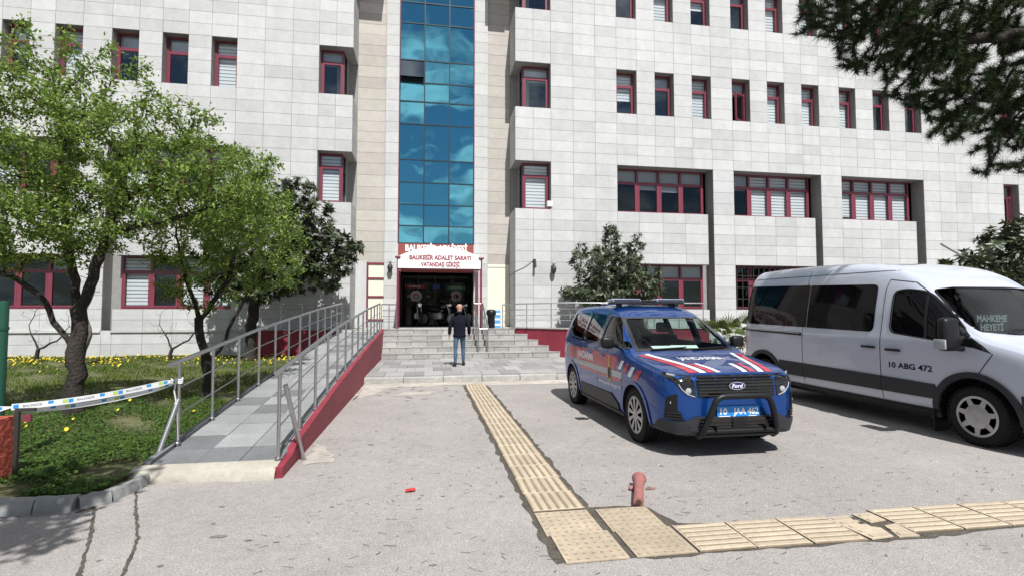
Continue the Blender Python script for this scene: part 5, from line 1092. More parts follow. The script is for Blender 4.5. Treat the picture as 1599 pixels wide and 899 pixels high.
# =================================================================== VEHICLES
class Veh:
    """body lofted along y (0 = nose, L = tail) from curves of roof line, half width and underside; x is across"""
    def __init__(s, L, zt, w, zb, belt, T, rc, hoodmax):
        s.L = L; s.zt = pchip(*zip(*zt)); s.w = pchip(*zip(*w)); s.zb = pchip(*zip(*zb)); s.belt = belt; s.T = pchip(*zip(*T)); s.rc = rc; s.hm = hoodmax; s._c = {}
    def ctrl(s, y, inset=0., floor=None, top=None):
        zt = (top(y) if top else s.zt(y)) - inset; w = s.w(y) - inset; zb = s.zb(y) if floor is None else floor(y); H = max(0, zt - s.hm); q = min(1, H / .35)
        zs = max(min(zt - .09, s.belt), zb + .10); e = w * s.T(zt + inset) * .985; z8 = zt - .03 - s.rc * q
        p6 = (.972 * w, zs + .03 + .02 * q); z8 = max(z8, p6[1] + .005); e = min(e, .955 * w) if q < .05 else e
        h = zs - zb
        return [(0, zb), (.72 * w, zb), (.93 * w, zb + min(.03, h * .1)), (.975 * w, zb + min(.12, h * .25)), (w, zb + h * .55), (.997 * w, zs - min(.06, h * .2)), p6,
                ((p6[0] + e) / 2 + .012 * q, (p6[1] + z8) / 2), (e, z8), (e - .03 - s.rc * .55 * q, zt - .012 - .012 * q), (e * .5, zt - .001), (0, zt)]
    def ring(s, y, **k):
        p = np.array(s.ctrl(y, **k)); # one Chaikin round keeps the corners soft
        for _ in range(2):
            a = p[:-1] * .75 + p[1:] * .25; b = p[:-1] * .25 + p[1:] * .75; q = np.empty((len(a) * 2, 2)); q[0::2] = a; q[1::2] = b; p = np.concatenate([p[:1], q[1:-1], p[-1:]])
        return p
    def R(s, y):
        k = round(min(max(y, 0), s.L), 4)
        if k not in s._c: s._c[k] = s.ring(k)
        return s._c[k]
    def side(s, y, z):
        p = s.R(y); i0 = int(np.argmax(p[:, 0] > .9 * p[:, 0].max())); q = p[i0:]; zz = np.maximum.accumulate(q[:, 1]); return float(np.interp(z, zz, q[:, 0]))
    def top(s, y, x):
        p = s.R(y); k = int(np.argmax(p[:, 0])); q = p[k:][::-1]; xx = np.maximum.accumulate(q[:, 0]); return float(np.interp(abs(x), xx, q[:, 1]))
    def inside(s, y, x, z):
        p = s.R(y); return abs(x) <= s.side(y, z) + 1e-6 and z <= s.top(y, x) + 1e-6 and z >= p[0, 1] - 1e-6
    def front(s, x, z, y1=2.4):
        a = 0.
        if s.inside(0, x, z): return 0.
        y = 0.
        while y < y1:
            y += .02
            if s.inside(y, x, z): break
        lo, hi = y - .02, y
        for _ in range(9):
            m_ = (lo + hi) / 2
            if s.inside(m_, x, z): hi = m_
            else: lo = m_
        return hi
    def loft(s, ys, name, material, **k):
        mb = MB(); rings = []
        for y in ys:
            p = s.ring(y, **k); full = [(x, y, z) for x, z in p] + [(-x, y, z) for x, z in p[-2:0:-1]]; rings.append(full)
        n = len(rings[0]); mb.v = [v for r_ in rings for v in r_]
        for i in range(len(rings) - 1): mb.f += [(i * n + q, i * n + (q + 1) % n, (i + 1) * n + (q + 1) % n, (i + 1) * n + q) for q in range(n)]
        mb.f += [tuple(reversed(range(n))), tuple(range((len(rings) - 1) * n, len(rings) * n))]; mb.m = [0] * len(mb.f)
        me = mb.mesh(name, material); bm = bmesh.new(); bm.from_mesh(me); bmesh.ops.recalc_face_normals(bm, faces=bm.faces[:]); bm.to_mesh(me); bm.free(); return me
    # --- flat outlines laid on the body
    def lay(s, polys, fn, res=.06):
        bm = bmesh.new()
        for poly in polys:
            f = bm.faces.new([bm.verts.new((a, b, 0)) for a, b in poly])
        bmesh.ops.triangulate(bm, faces=bm.faces[:])
        for _ in range(5):
            e = [e for e in bm.edges if e.calc_length() > res]
            if not e: break
            bmesh.ops.subdivide_edges(bm, edges=e, cuts=1); bmesh.ops.triangulate(bm, faces=bm.faces[:])
        vs = [fn(v.co.x, v.co.y) for v in bm.verts]; bm.verts.index_update(); fs = [[v.index for v in f.verts] for f in bm.faces]; bm.free(); return vs, fs
    def patch(s, name, polys, how, material, parent, off=.004, sx=-1, res=.06, thick=0, label=None):
        if len(polys) > 1 and name in ('red_stripe', 'white_stripe', 'rub_strip', 'pillar_trim', 'red_band'):
            for p in polys: o = s.patch(name, [p], how, material, parent, off, sx, res, thick, label)
            return o
        fn = {'side': lambda y, z: (sx * (s.side(y, z) + off), y, z), 'top': lambda x, y: (x, y, s.top(y, x) + off), 'front': lambda x, z: (x, s.front(x, z) - off, z)}[how]
        vs, fs = s.lay(polys, fn, res); mb = MB(); mb.add(vs, fs); me = mb.mesh(name, material)
        bm = bmesh.new(); bm.from_mesh(me); bmesh.ops.recalc_face_normals(bm, faces=bm.faces[:])
        bm.normal_update(); av = Vector((0, 0, 0))
        for f in bm.faces: av += f.normal * f.calc_area()
        w_ = {'side': Vector((sx, 0, 0)), 'top': Vector((0, 0, 1)), 'front': Vector((0, -1, .2))}[how]
        if av.dot(w_) < 0: bmesh.ops.reverse_faces(bm, faces=bm.faces[:])
        bm.to_mesh(me); bm.free()
        if thick:
            o = obj(name, me); md = o.modifiers.new('t', 'SOLIDIFY'); md.thickness = thick; md.offset = 1; return eval_to(o, name, parent, 30)
        smooth_mesh(me, 40); o = obj(name, me, parent)
        if label: o['label'] = label
        return o
    def line(s, pts, w):   # a thin strip polygon list along a polyline
        out = []
        for a, b in zip(pts, pts[1:]):
            a = Vector(a); b = Vector(b); d = (b - a).normalized(); n = Vector((-d.y, d.x)) * w / 2; e = d * w * .4; out.append([tuple(a - e + n), tuple(a - e - n), tuple(b + e - n), tuple(b + e + n)])
        return out
    def textside(s, name, t, y0, z0, h, width, material, parent, bold=.02, slope=0., off=.0055):
        v, f = text2d(t, h, bold, width); mb = MB(); mb.add([(-(s.side(y0 - a, z0 + b - a * slope) + off), y0 - a, z0 + b - a * slope) for a, b in v], f); return mb.build(name, material, parent)
def cut(me, cutters):
    o = obj('body', me)
    for c, m_ in cutters:
        k = obj('cutter', c); k.data.materials.clear(); k.data.materials.append(m_); md = o.modifiers.new('b', 'BOOLEAN'); md.operation = 'DIFFERENCE'; md.solver = 'EXACT'; md.material_mode = 'TRANSFER'; md.object = k
    bpy.context.view_layer.update(); dg = bpy.context.evaluated_depsgraph_get(); r = bpy.data.meshes.new_from_object(o.evaluated_get(dg))
    ks = [md.object for md in o.modifiers]; bpy.data.objects.remove(o)
    for k in ks: bpy.data.objects.remove(k)
    return r
def prism_x(poly, x0=-1.6, x1=1.6):
    mb = MB(); n = len(poly); mb.add([(x0, y, z) for y, z in poly] + [(x1, y, z) for y, z in poly], [tuple(range(n)), tuple(reversed(range(n, 2 * n)))] + [((i + 1) % n, i, n + i, n + (i + 1) % n) for i in range(n)]); me = mb.mesh('cutter', M['room']); bm = bmesh.new(); bm.from_mesh(me); bmesh.ops.recalc_face_normals(bm, faces=bm.faces[:]); bm.to_mesh(me); bm.free(); return me
def prism_y(poly, y0, y1):
    mb = MB(); n = len(poly); mb.add([(x, y0, z) for x, z in poly] + [(x, y1, z) for x, z in poly], [tuple(range(n)), tuple(reversed(range(n, 2 * n)))] + [((i + 1) % n, i, n + i, n + (i + 1) % n) for i in range(n)]); me = mb.mesh('cutter', M['room']); bm = bmesh.new(); bm.from_mesh(me); bmesh.ops.recalc_face_normals(bm, faces=bm.faces[:]); bm.to_mesh(me); bm.free(); return me
def cyl_x(y, z, r, x0, x1):
    mb = MB(); mb.lathe([(r, x0), (r, x1)], (0, y, z), 'x', 40); me = mb.mesh('cutter', M['room']); bm = bmesh.new(); bm.from_mesh(me); bmesh.ops.recalc_face_normals(bm, faces=bm.faces[:]); bm.to_mesh(me); bm.free(); return me
def roundpoly(poly, r, n=5):
    out = []; k = len(poly)
    for i in range(k):
        p = Vector(poly[i]); a = Vector(poly[i - 1]); b = Vector(poly[(i + 1) % k]); rr = r[i] if isinstance(r, (list, tuple)) else r; rr = min(rr, (a - p).length * .48, (b - p).length * .48); s = p + (a - p).normalized() * rr; e = p + (b - p).normalized() * rr
        for q in range(n + 1):
            t = q / n; out.append(tuple(s * (1 - t) ** 2 + p * 2 * t * (1 - t) + e * t * t))
    return out
def wheel(parent, x, y, R_, w, spokes, sgn, style, label=None):
    """tyre with tread, rim and slotted hubcap; sgn: which way the outer face looks"""
    c = (x, y, R_); mb = MB(); h = w / 2
    prof = [(R_ * .66, -h * .9), (R_ * .80, -h), (R_ * .93, -h * .96), (R_ * .985, -h * .80), (R_, -h * .62), (R_, -h * .40), (R_ - .010, -h * .38), (R_ - .010, -h * .30), (R_, -h * .28), (R_, -h * .06), (R_ - .010, -h * .04), (R_ - .010, h * .04), (R_, h * .06), (R_, h * .28), (R_ - .010, h * .30), (R_ - .010, h * .38), (R_, h * .40), (R_, h * .62), (R_ * .985, h * .80), (R_ * .93, h * .96), (R_ * .80, h), (R_ * .66, h * .9)]
    mb.lathe(prof, c, 'x', 48)
    for k in range(44):      # tread blocks
        a = 2 * math.pi * k / 44
        for q in (-.5, .5):
            p = [(x + q * w * .86 + dx, y + (R_ + dr) * math.cos(a + da), R_ + (R_ + dr) * math.sin(a + da)) for dx in (-w * .05, w * .05) for dr in (-.012, .004) for da in (-.045, .045)]
            mb.add(p, [(0, 1, 3, 2), (4, 6, 7, 5), (2, 3, 7, 6), (0, 2, 6, 4), (1, 5, 7, 3)])
    t = mb.build('wheel', M['tyre'], parent, smooth=35, label=label)
    mb = MB(); mb.lathe([(0, sgn * h * .35), (R_ * .64, sgn * h * .35), (R_ * .66, sgn * h * .9)], c, 'x', 32); mb.build('brake_disc', M['blackpl'], t)
    ro = R_ * .68; mb = MB(); f = sgn * h
    mb.lathe([(ro, f * .80), (ro + .004, f * .96), (ro - .012, f * 1.02), (ro * .90, f * .98), (ro * .885, f * .80)], c, 'x', 40)
    ci = ro * (.34 if style == 'spoke' else .60)
    mb.lathe([(0, f * 1.0), (.028, f * 1.0), (.032, f * .96), (ci * .8, f * .99), (ci, f * .93), (ci, f * .6)], c, 'x', 40)
    for k in range(spokes):
        a = 2 * math.pi * (k + .25) / spokes
        def P_(r, da, xx): return (x + xx, y + r * math.cos(a + da), R_ + r * math.sin(a + da))
        d0, d1 = (.19, .145) if style == 'spoke' else (.27, .11)
        d0 *= 10 / spokes if style == 'spoke' else 1; d1 *= 10 / spokes if style == 'spoke' else 1
        r0, r1 = ci * .9, ro * .93
        p = [P_(r0, -d0, f * .95), P_(r0, d0, f * .95), P_(r1, d1, f * .97), P_(r1, -d1, f * .97), P_(r0, -d0, f * .7), P_(r0, d0, f * .7), P_(r1, d1, f * .75), P_(r1, -d1, f * .75)]
        mb.add(p, [(0, 1, 2, 3), (0, 3, 7, 4), (1, 5, 6, 2), (2, 6, 7, 3), (0, 4, 5, 1)])
    me = mb.mesh('hubcap', M['hubcap'], 30); bm = bmesh.new(); bm.from_mesh(me); bmesh.ops.recalc_face_normals(bm, faces=bm.faces[:]); bm.to_mesh(me); bm.free(); obj('hubcap', me, t)
    return t
def body_part(v, parent, stations, material, cutters):
    me = cut(v.loft(stations, 'body', material), cutters); smooth_mesh(me, 32); return obj('body', me, parent)

# ------------------------------------------------------------------ the blue car
car = thing('patrol_car', 'blue patrol van-car with red and white stripes and a black bull bar', 'car', (3.345, 5.16, 0)); car.scale = (.965, 1, 1)
v = Veh(4.34, [(0, .66), (.015, .78), (.05, .865), (.12, .905), (.3, .95), (.7, 1.005), (1.0, 1.045), (1.08, 1.075), (1.42, 1.29), (1.78, 1.505), (1.98, 1.60), (2.25, 1.665), (2.8, 1.70), (3.6, 1.695), (4.0, 1.665), (4.16, 1.60), (4.26, 1.38), (4.31, 1.1), (4.34, .85)],
        [(0, .60), (.04, .70), (.12, .785), (.25, .835), (.5, .862), (1., .87), (2., .872), (3.6, .868), (4.0, .85), (4.2, .81), (4.34, .72)],
        [(0, .30), (.06, .25), (.3, .22), (1, .21), (3.5, .21), (4.1, .24), (4.34, .36)], 1.06, [(0, .95), (1.05, .95), (1.15, .905), (1.3, .865), (1.5, .80), (1.62, .755), (1.72, .725)], .05, 1.08)
st_ = sorted(set([0, .006, .015, .03, .05, .08, .12, .17, .23, .3, .4, .52, .65, .8, .95, 1.05, 1.1, 1.16] + list(np.arange(1.24, 2.4, .07)) + list(np.arange(2.4, 3.9, .16)) + [3.9, 4.0, 4.06, 4.12, 4.16, 4.2, 4.23, 4.26, 4.285, 4.31, 4.325, 4.34]))
WS = roundpoly([(-.665, 1.098), (.665, 1.098), (.575, 1.485), (-.575, 1.485)], .05)
FW = roundpoly([(1.16, 1.125), (2.18, 1.125), (2.14, 1.52), (1.74, 1.50)], [.03, .04, .06, .05])
FW = roundpoly([(1.30, 1.125), (2.12, 1.13), (2.10, 1.525), (1.80, 1.50)], [.02, .04, .06, .05])
RW = roundpoly([(2.26, 1.13), (2.95, 1.14), (2.95, 1.565), (2.26, 1.535)], .05)
QW = roundpoly([(3.06, 1.145), (3.62, 1.17), (3.98, 1.30), (3.92, 1.55), (3.06, 1.565)], [.04, .1, .1, .06, .05])
cav = v.loft([1.18, 1.27, 1.4, 1.6, 1.8, 2.0, 2.3, 2.8, 3.4, 3.9, 4.05], 'cutter', M['room'], inset=.045, floor=lambda y: float(np.interp(y, [1.1, 1.5, 1.62, 4.2], [1.05, 1.05, .45, .45])))
cuts = [(cav, M['room'])] + [(prism_x(p), M['blackpl']) for p in (FW, RW, QW)] + [(prism_y(WS, .2, 2.2), M['blackpl'])]
CW = [(.84, .325), (3.53, .325)]
for y, r in CW:
    for s in (-1, 1): cuts.append((cyl_x(y, .315, .375, s * .56, s * 1.2), M['blackpl']))
body_part(v, car, st_, M['blue'], cuts)
for s in (-1, 1):
    for nm, p in (('door_window', FW), ('door_window', RW), ('quarter_window', QW)): v.patch(nm, [p], 'side', M['cleanglass'], car, off=-.012, sx=s)
    # black pillars and window surround
    v.patch('pillar_trim', [[(2.125, 1.10), (2.255, 1.10), (2.25, 1.575), (2.115, 1.56)], [(2.955, 1.11), (3.055, 1.115), (3.055, 1.59), (2.955, 1.59)]], 'side', M['blackgl'], car, sx=s)
    v.patch('pillar_trim', [[(1.17, 1.092), (1.295, 1.118), (1.40, 1.198), (1.33, 1.165)]], 'side', M['blackpl'], car, sx=s)
    v.patch('window_strip', v.line([(1.2, 1.108), (2.12, 1.115), (3.06, 1.125), (3.62, 1.148)], .022), 'side', M['blackgl'], car, off=.006, sx=s)
    v.patch('panel_gaps', v.line([(1.33, 1.10), (1.28, .95), (1.22, .62), (1.28, .40), (1.36, .30)], .010) + v.line([(2.19, 1.10), (2.20, .9), (2.18, .30)], .010) + v.line([(3.0, 1.11), (3.02, .85), (2.98, .62)], .010) + v.line([(2.25, 1.02), (4.1, 1.04)], .012) + v.line([(1.36, .30), (2.18, .29), (2.99, .30), (2.99, .62)], .010), 'side', M['blackgl'], car, off=.0025, sx=s)
    # cladding
    v.patch('door_cladding', [[(1.38, .29), (1.38, .36), (1.62, .47), (3.02, .45), (3.02, .27)]], 'side', M['greypl'], car, off=.004, sx=s, thick=.012)
    v.patch('sill', [[(1.24, .225), (1.24, .285), (3.14, .285), (3.14, .225)]], 'side', M['blackpl'], car, off=.002, sx=s, thick=.02)
    for y, r in CW:      # arch lips
        a = np.linspace(R(-8), R(188), 26); v.patch('arch_lip', [[(y + .375 * math.cos(p), .315 + .375 * math.sin(p)), (y + .375 * math.cos(q), .315 + .375 * math.sin(q)), (y + .415 * math.cos(q), .315 + .415 * math.sin(q)), (y + .415 * math.cos(p), .315 + .415 * math.sin(p))] for p, q in zip(a, a[1:])], 'side', M['blue'], car, off=.002, sx=s, thick=.012)
    # handles and mirror
    for y in (1.98, 2.55):
        mb = MB(); xx = v.side(y, .98); mb.cbox(-.018, -.10, -.014, .018, .10, .016, .008); mb.v = [(s * (xx + .012) + a, y + b, .965 + c) for a, b, c in mb.v]; mb.build('door_handle', M['blue'], car)
    mb = MB(); xx = v.side(1.48, 1.14); mb.tube([(s * (xx - .02), 1.50, 1.12), (s * (xx + .10), 1.46, 1.15)], [.03, .03], 8); mb.bm((lambda b_: (bmesh.ops.create_cube(b_, size=1), [setattr(v_, 'co', Vector((v_.co.x * .19, v_.co.y * .11, v_.co.z * .16))) for v_ in b_.verts], bmesh.ops.bevel(b_, geom=b_.edges[:], offset=.045, segments=3, affect='EDGES', profile=.5), bmesh.ops.translate(b_, verts=b_.verts[:], vec=(s * (xx + .16), 1.44, 1.17)), b_)[-1])(bmesh.new())); mr_ = mb.build('mirror', M['blackpl'], car, smooth=50)
    mb = MB(); mb.box(s * (xx + .16) - .075, 1.497, 1.11, s * (xx + .16) + .075, 1.5, 1.23); mb.build('mirror_glass', M['chrome'], mr_)
    # livery on the flank
    v.patch('red_band', [[(1.44, .80), (1.34, .98), (2.0, 1.0), (3.0, 1.0), (3.75, 1.0), (3.75, .80)], [(1.26, .66), (1.26, .70), (3.1, .72), (3.1, .68)]], 'side', M['dred'], car, sx=s, off=.003)
    v.patch('silver_band', [[(1.22, .705), (1.20, .795), (3.42, .80), (3.42, .725), (3.05, .725)]], 'side', M['dsilver'], car, sx=s, off=.0035)
    P1 = lambda y: [(y, .92), (y + .10, .92), (y + .20, .78), (y + .09, .78)]
    v.patch('white_stripe', [[(1.13, .95), (1.22, .95), (1.34, .83), (1.24, .83)][:], [(.80, .90), (.90, .90), (1.02, .77), (.91, .77)], [(3.82, 1.0), (3.90, 1.0), (4.02, .86), (3.94, .86)]], 'side', M['dwhite'], car, sx=s, off=.0045)
    v.patch('red_stripe', [[(.97, .93), (1.06, .93), (1.18, .80), (1.08, .80)], [(.60, .88), (.72, .88), (.86, .745), (.73, .745)]], 'side', M['dred'], car, sx=s, off=.0045)
v.textside('lettering', 'JANDARMA', 3.16, .845, .115, .80, M['dwhite'], car, .03)
v.textside('lettering', 'www.jandarma.gov.tr', 2.12, .57, .062, .88, M['dwhite'], car, .01)
el = lambda cy, cz, a, b, n=24: [(cy + a * math.cos(t), cz + b * math.sin(t)) for t in np.linspace(0, 2 * math.pi, n, endpoint=False)]
v.patch('emblem', [el(1.66, .74, .085, .115)], 'side', M['dyellow'], car, off=.006); v.patch('emblem_shield', [el(1.66, .745, .062, .09)], 'side', M['dnavy'], car, off=.0075)
v.patch('emblem_hilt', [[(1.63, .82), (1.69, .82), (1.685, .93), (1.70, .97), (1.62, .97), (1.635, .93)]], 'side', M['dyellow'], car, off=.008)
v.patch('fuel_cap', [el(1.36, .86, .022, .026, 12)], 'side', M['lamp'], car, off=.006)
# windscreen, wipers, bonnet decals
v.patch('windscreen', [WS], 'front', M['cleanglass'], car, off=-.012)
fr_ = MB()
v.patch('windscreen_surround', v.line([(-.68, 1.09), (.68, 1.09)], .03) + v.line([(-.59, 1.495), (.59, 1.495)], .022) + v.line([(-.69, 1.09), (-.60, 1.495)], .05) + v.line([(.69, 1.09), (.60, 1.495)], .05), 'front', M['blackgl'], car, off=.004)
for x0, x1, z1 in ((-.50, .02, 1.13), (.10, .58, 1.13)):
    mb = MB(); p = [(x0 + (x1 - x0) * q / 6, 1.095 + (z1 - 1.095) * q / 6 * .6) for q in range(7)]; mb.tube([(x, v.front(x, z) - .025, z) for x, z in p], .009, 6); mb.build('wiper', M['blackpl'], car)
v.patch('bonnet_gap', v.line([(-.79, .9), (-.70, 1.05)], .008) + v.line([(-.79, .9), (-.80, .35)], .008) + v.line([(.79, .9), (.70, 1.05)], .008) + v.line([(.79, .9), (.80, .35)], .008), 'top', M['blackgl'], car, off=.002)
mb_ = [[(-.72, 1.0), (-.62, 1.02), (-.50, .55), (-.42, .13), (-.53, .13), (-.60, .55)], [(-.52, .55), (-.46, .58), (-.32, .28), (-.26, .12), (-.36, .12), (-.42, .30)]][:0]
v.patch('red_stripe', [[(-.735, .98), (-.665, 1.0), (-.50, .50), (-.40, .125), (-.50, .125), (-.59, .48)], [(-.36, .45), (-.29, .45), (-.185, .125), (-.26, .125)], [(.735, .98), (.665, 1.0), (.53, .50), (.46, .125), (.54, .125), (.60, .48)], [(.27, .42), (.33, .42), (.33, .125), (.265, .125)]], 'top', M['dred'], car)
v.patch('white_stripe', [[(-.64, 1.01), (-.575, 1.02), (-.40, .50), (-.29, .125), (-.37, .125), (-.47, .48)], [(-.27, .45), (-.22, .45), (-.11, .125), (-.165, .125)], [(.64, 1.01), (.59, 1.02), (.45, .50), (.365, .125), (.435, .125), (.505, .48)], [(.17, .42), (.23, .42), (.225, .125), (.165, .125)]], 'top', M['dwhite'], car)
tv, tf = text2d('JANDARMA', .15, .012, .62); mb = MB(); mb.add([(-.33 + a, .64 + b, v.top(.64 + b, -.33 + a) + .0055) for a, b in tv], tf); mb.build('lettering', M['dwhite'], car)
# nose: grille, lamps, bumper
gr = v.patch('grille', [roundpoly([(-.47, .655), (.47, .655), (.49, .885), (-.49, .885)], .02)], 'front', M['blackgl'], car, off=.003)
for k in range(7):
    z = .672 + k * .0325; mb = MB(); xs = np.linspace(-.465, .465, 17); mb.tube([(x, v.front(x, z) - .010, z) for x in xs], .0095, 6); mb.build('grille_bar', M['blackpl'], gr, smooth=40)
for s in (-1, 1):
    hp = [(s * .50, .885), (s * .50, .655), (s * .56, .665), (s * .66, .73), (s * .74, .83), (s * .82, .875), (s * .815, .925), (s * .70, .90)]
    hl = v.patch('headlight', [hp], 'front', M['blackgl'], car, off=.006)
    for cx_, cz_, r_ in ((.585, .82, .052), (.58, .725, .045)):
        mb = MB(); yy = v.front(cx_, cz_); mb.lathe([(r_ * .85, .02), (r_ * .8, .0), (r_ * .5, -.008), (0, -.010)], (s * cx_, yy - .004, cz_), 'y', 18); mb.build('lamp', M['blackgl' if cz_ > .8 else 'lamp'], hl, smooth=50)
    mb = MB(); mb.tube([(s * .515, v.front(.515, .665) - .012, .665), (s * .60, v.front(.60, .70) - .012, .695), (s * .66, v.front(.66, .75) - .012, .75), (s * .685, v.front(.685, .80) - .012, .80)], .006, 6); mb.tube([(s * .70, v.front(.70, .885) - .012, .885), (s * .76, v.front(.76, .895) - .012, .895)], .013, 6); mb.build('light_strip', M['lamp'], hl, smooth=40)
    fg = v.patch('fog_lamp_housing', [roundpoly([(s * .70, .70), (s * .79, .66), (s * .80, .42), (s * .62, .41), (s * .70, .52)], .02)], 'front', M['blackpl'], car, off=.004, thick=.006)
    mb = MB(); mb.lathe([(.028, .02), (.025, .006), (0, .002)], (s * .74, v.front(.74, .60), .60), 'y', 14); mb.build('fog_lamp', M['lamp'], fg, smooth=40)
    for q in range(3):
        z = .435 + q * .028; mb = MB(); mb.tube([(s * x, v.front(x, z) - .018, z) for x in (.66, .70, .74, .785)], .007, 5); mb.build('fin', M['blackgl'], fg)
lb = v.patch('lower_bumper', [[(-.82, .28), (-.70, .265), (.70, .265), (.82, .28), (.82, .40), (.62, .405), (.52, .455), (-.52, .455), (-.62, .405), (-.82, .40)]], 'front', M['greypl'], car, off=.006, thick=.02)
v.patch('lower_grille', [[(-.52, .30), (.52, .30), (.46, .435), (-.46, .435)]], 'front', M['blackgl'], car, off=.030)
for z in (.33, .365, .40):
    mb = MB(); mb.tube([(x, v.front(x, z) - .034, z) for x in np.linspace(-.46, .46, 11)], .008, 6); mb.build('grille_bar', M['blackpl'], lb)
mb = MB(); yy = v.front(0, .36); mb.cbox(-.085, yy - .05, .31, .085, yy - .032, .425, .006); mb.build('sensor_block', M['blackpl'], lb)
pl_ = MB(); yp = v.front(0, .50) - .022; pl_.cbox(-.26, yp - .006, .448, .26, yp + .004, .562, .004); pt = pl_.build('number_plate', M['plate'], car)
text_obj('lettering', '10', .068, lambda a, b: (-.225 + a, yp - .0075, .474 + b), M['dwhite'], pt, .03, .085); text_obj('lettering', 'JAA 462', .068, lambda a, b: (-.065 + a, yp - .0075, .474 + b), M['dwhite'], pt, .03, .31)
mb = MB(); mb.box(-.24, yp - .0072, .450, -.105, yp - .0065, .458); mb.box(.12, yp - .0072, .450, .22, yp - .0065, .457); mb.build('plate_footer', M['dwhite'], pt)
mb = MB(); yb = v.front(0, .775) - .016; mb.v = []; E0 = el(0, .775, .105, .046, 32); mb.add([(x, yb, z) for x, z in E0] + [(x * .97, yb - .012, .775 + (z - .775) * .94) for x, z in E0], [tuple(range(32, 64))] + [(k, (k + 1) % 32, 32 + (k + 1) % 32, 32 + k) for k in range(32)]); bd = mb.build('badge', M['chrome'], car)
mb = MB(); E1 = el(0, .775, .092, .035, 32); mb.add([(x, yb - .0135, z) for x, z in E1], [tuple(range(32))]); mb.build('badge_field', mat('badge_blue', (.01, .02, .12), .3), bd)
text_obj('lettering', 'Ford', .040, lambda a, b: (-.066 + a + b * .22, yb - .015, .757 + b), M['dwhite'], bd, .03, .125)
bb = MB(); q = [(-.455, .14, .25), (-.46, .02, .235), (-.455, -.035, .27), (-.43, -.075, .36), (-.37, -.11, .53), (-.335, -.118, .62), (-.31, -.12, .655), (-.27, -.12, .676), (-.22, -.12, .682)]
bb.tube(q + [(-a, b, c) for a, b, c in reversed(q)], .033, 12); bbo = bb.build('bull_bar', M['blackpl'], car, smooth=50)
for z, yy in ((.30, -.045), (.255, -.03)):
    bb = MB(); bb.tube([(-.44, yy, z), (.44, yy, z)], .02 if z < .28 else .026, 10); bb.build('cross_tube', M['blackpl'], bbo, smooth=50)
for s in (-1, 1):
    bb = MB(); bb.box(s * .3 - .015, -.10, .33, s * .3 + .015, .05, .36); bb.build('mount', M['blackpl'], bbo)
# roof light bar
lbx = MB(); lbx.cbox(-.60, 2.20, 1.700, .60, 2.46, 1.725, .01); lbo = lbx.build('light_bar', M['blackpl'], car)
for x0, x1, mm in ((-.60, -.13, 'bluelens'), (.13, .60, 'bluelens')):
    mb = MB(); mb.cbox(x0, 2.205, 1.726, x1, 2.455, 1.778, .02); mb.build('beacon', M[mm], lbo, smooth=40)
    mb = MB(); mb.box(x0 + .02, 2.199, 1.745, x1 - .02, 2.204, 1.766); mb.build('beacon_strip', M['blackgl'], lbo)
mb = MB(); mb.cbox(-.128, 2.22, 1.726, .128, 2.44, 1.76, .012); mb.build('siren', M['blackgl'], lbo)
for s in (-.45, .45):
    mb = MB(); mb.box(s - .03, 2.28, 1.63, s + .03, 2.38, 1.701); mb.build('bracket', M['blackpl'], lbo)
mb = MB(); mb.cbox(-.45, 2.9, 1.69, -.05, 3.2, 1.74, .03); mb.build('roof_vent', M['white'], car, smooth=40)
# inside
for s in (-.38, .38):
    mb = MB(); mb.cbox(s - .24, 2.0, .45, s + .24, 2.48, .72, .05); mb.cbox(s - .23, 2.42, .66, s + .23, 2.58, 1.24, .06); mb.cbox(s - .12, 2.46, 1.26, s + .12, 2.56, 1.42, .04); mb.build('seat', M['seat'], car, smooth=40)
mb = MB(); mb.tube([(-.38 + .18 * math.cos(a), 1.72 + .05 * math.sin(a), 1.03 + .17 * math.sin(a)) for a in np.linspace(0, 2 * math.pi, 21)], .014, 6); mb.build('steering_wheel', M['blackpl'], car, smooth=60)
mb = MB(); mb.box(-.62, 2.92, .9, -.05, 2.94, 1.45); mb.build('partition', M['blackpl'], car)
for x0, y0, x1, y1, r_ in ((-.36, 1.27, -.04, 1.42, .05), (-.02, 1.36, .36, 1.50, -.12)):
    mb = MB(); mb.box((x0 - x1) / 2, -.07, 0, (x1 - x0) / 2, .07, .004); o = mb.build('paper', M['paper'], car, loc=((x0 + x1) / 2, (y0 + y1) / 2, 1.088)); o.rotation_euler = (R(24), 0, r_)
for y, r in CW:
    for s in (-1, 1): wheel(car, s * .755, y, r, .20, 10, s, 'spoke')
mb = MB(); mb.box(-.55, .4, .16, .55, 3.9, .24); mb.build('underbody', M['blackpl'], car)
for s in (-1, 1): v.patch('tail_light', [[(4.06, 1.02), (4.24, 1.02), (4.24, 1.30), (4.14, 1.30)]], 'side', M['redlamp'], car, sx=s)

# ------------------------------------------------------------------ the white van
van = thing('white_van', 'white minibus with black tinted windows and a court notice in its windscreen', 'van', (7.41, 4.08, 0))
v = Veh(5.56, [(0, .72), (.04, .92), (.12, 1.03), (.3, 1.10), (.6, 1.19), (.9, 1.265), (1.0, 1.31), (1.3, 1.56), (1.72, 1.94), (1.95, 2.11), (2.25, 2.235), (2.8, 2.33), (3.6, 2.385), (4.8, 2.40), (5.3, 2.39), (5.44, 2.33), (5.5, 2.1), (5.53, 1.6), (5.56, 1.0)],
        [(0, .78), (.06, .86), (.2, .94), (.5, 1.005), (1.0, 1.025), (3, 1.03), (5.2, 1.025), (5.45, 1.0), (5.56, .93)],
        [(0, .32), (.3, .28), (1, .28), (5, .30), (5.56, .42)], 1.24, [(0, .95), (1.27, .95), (1.45, .915), (1.9, .87), (2.2, .84), (2.36, .825)], .15, 1.29)
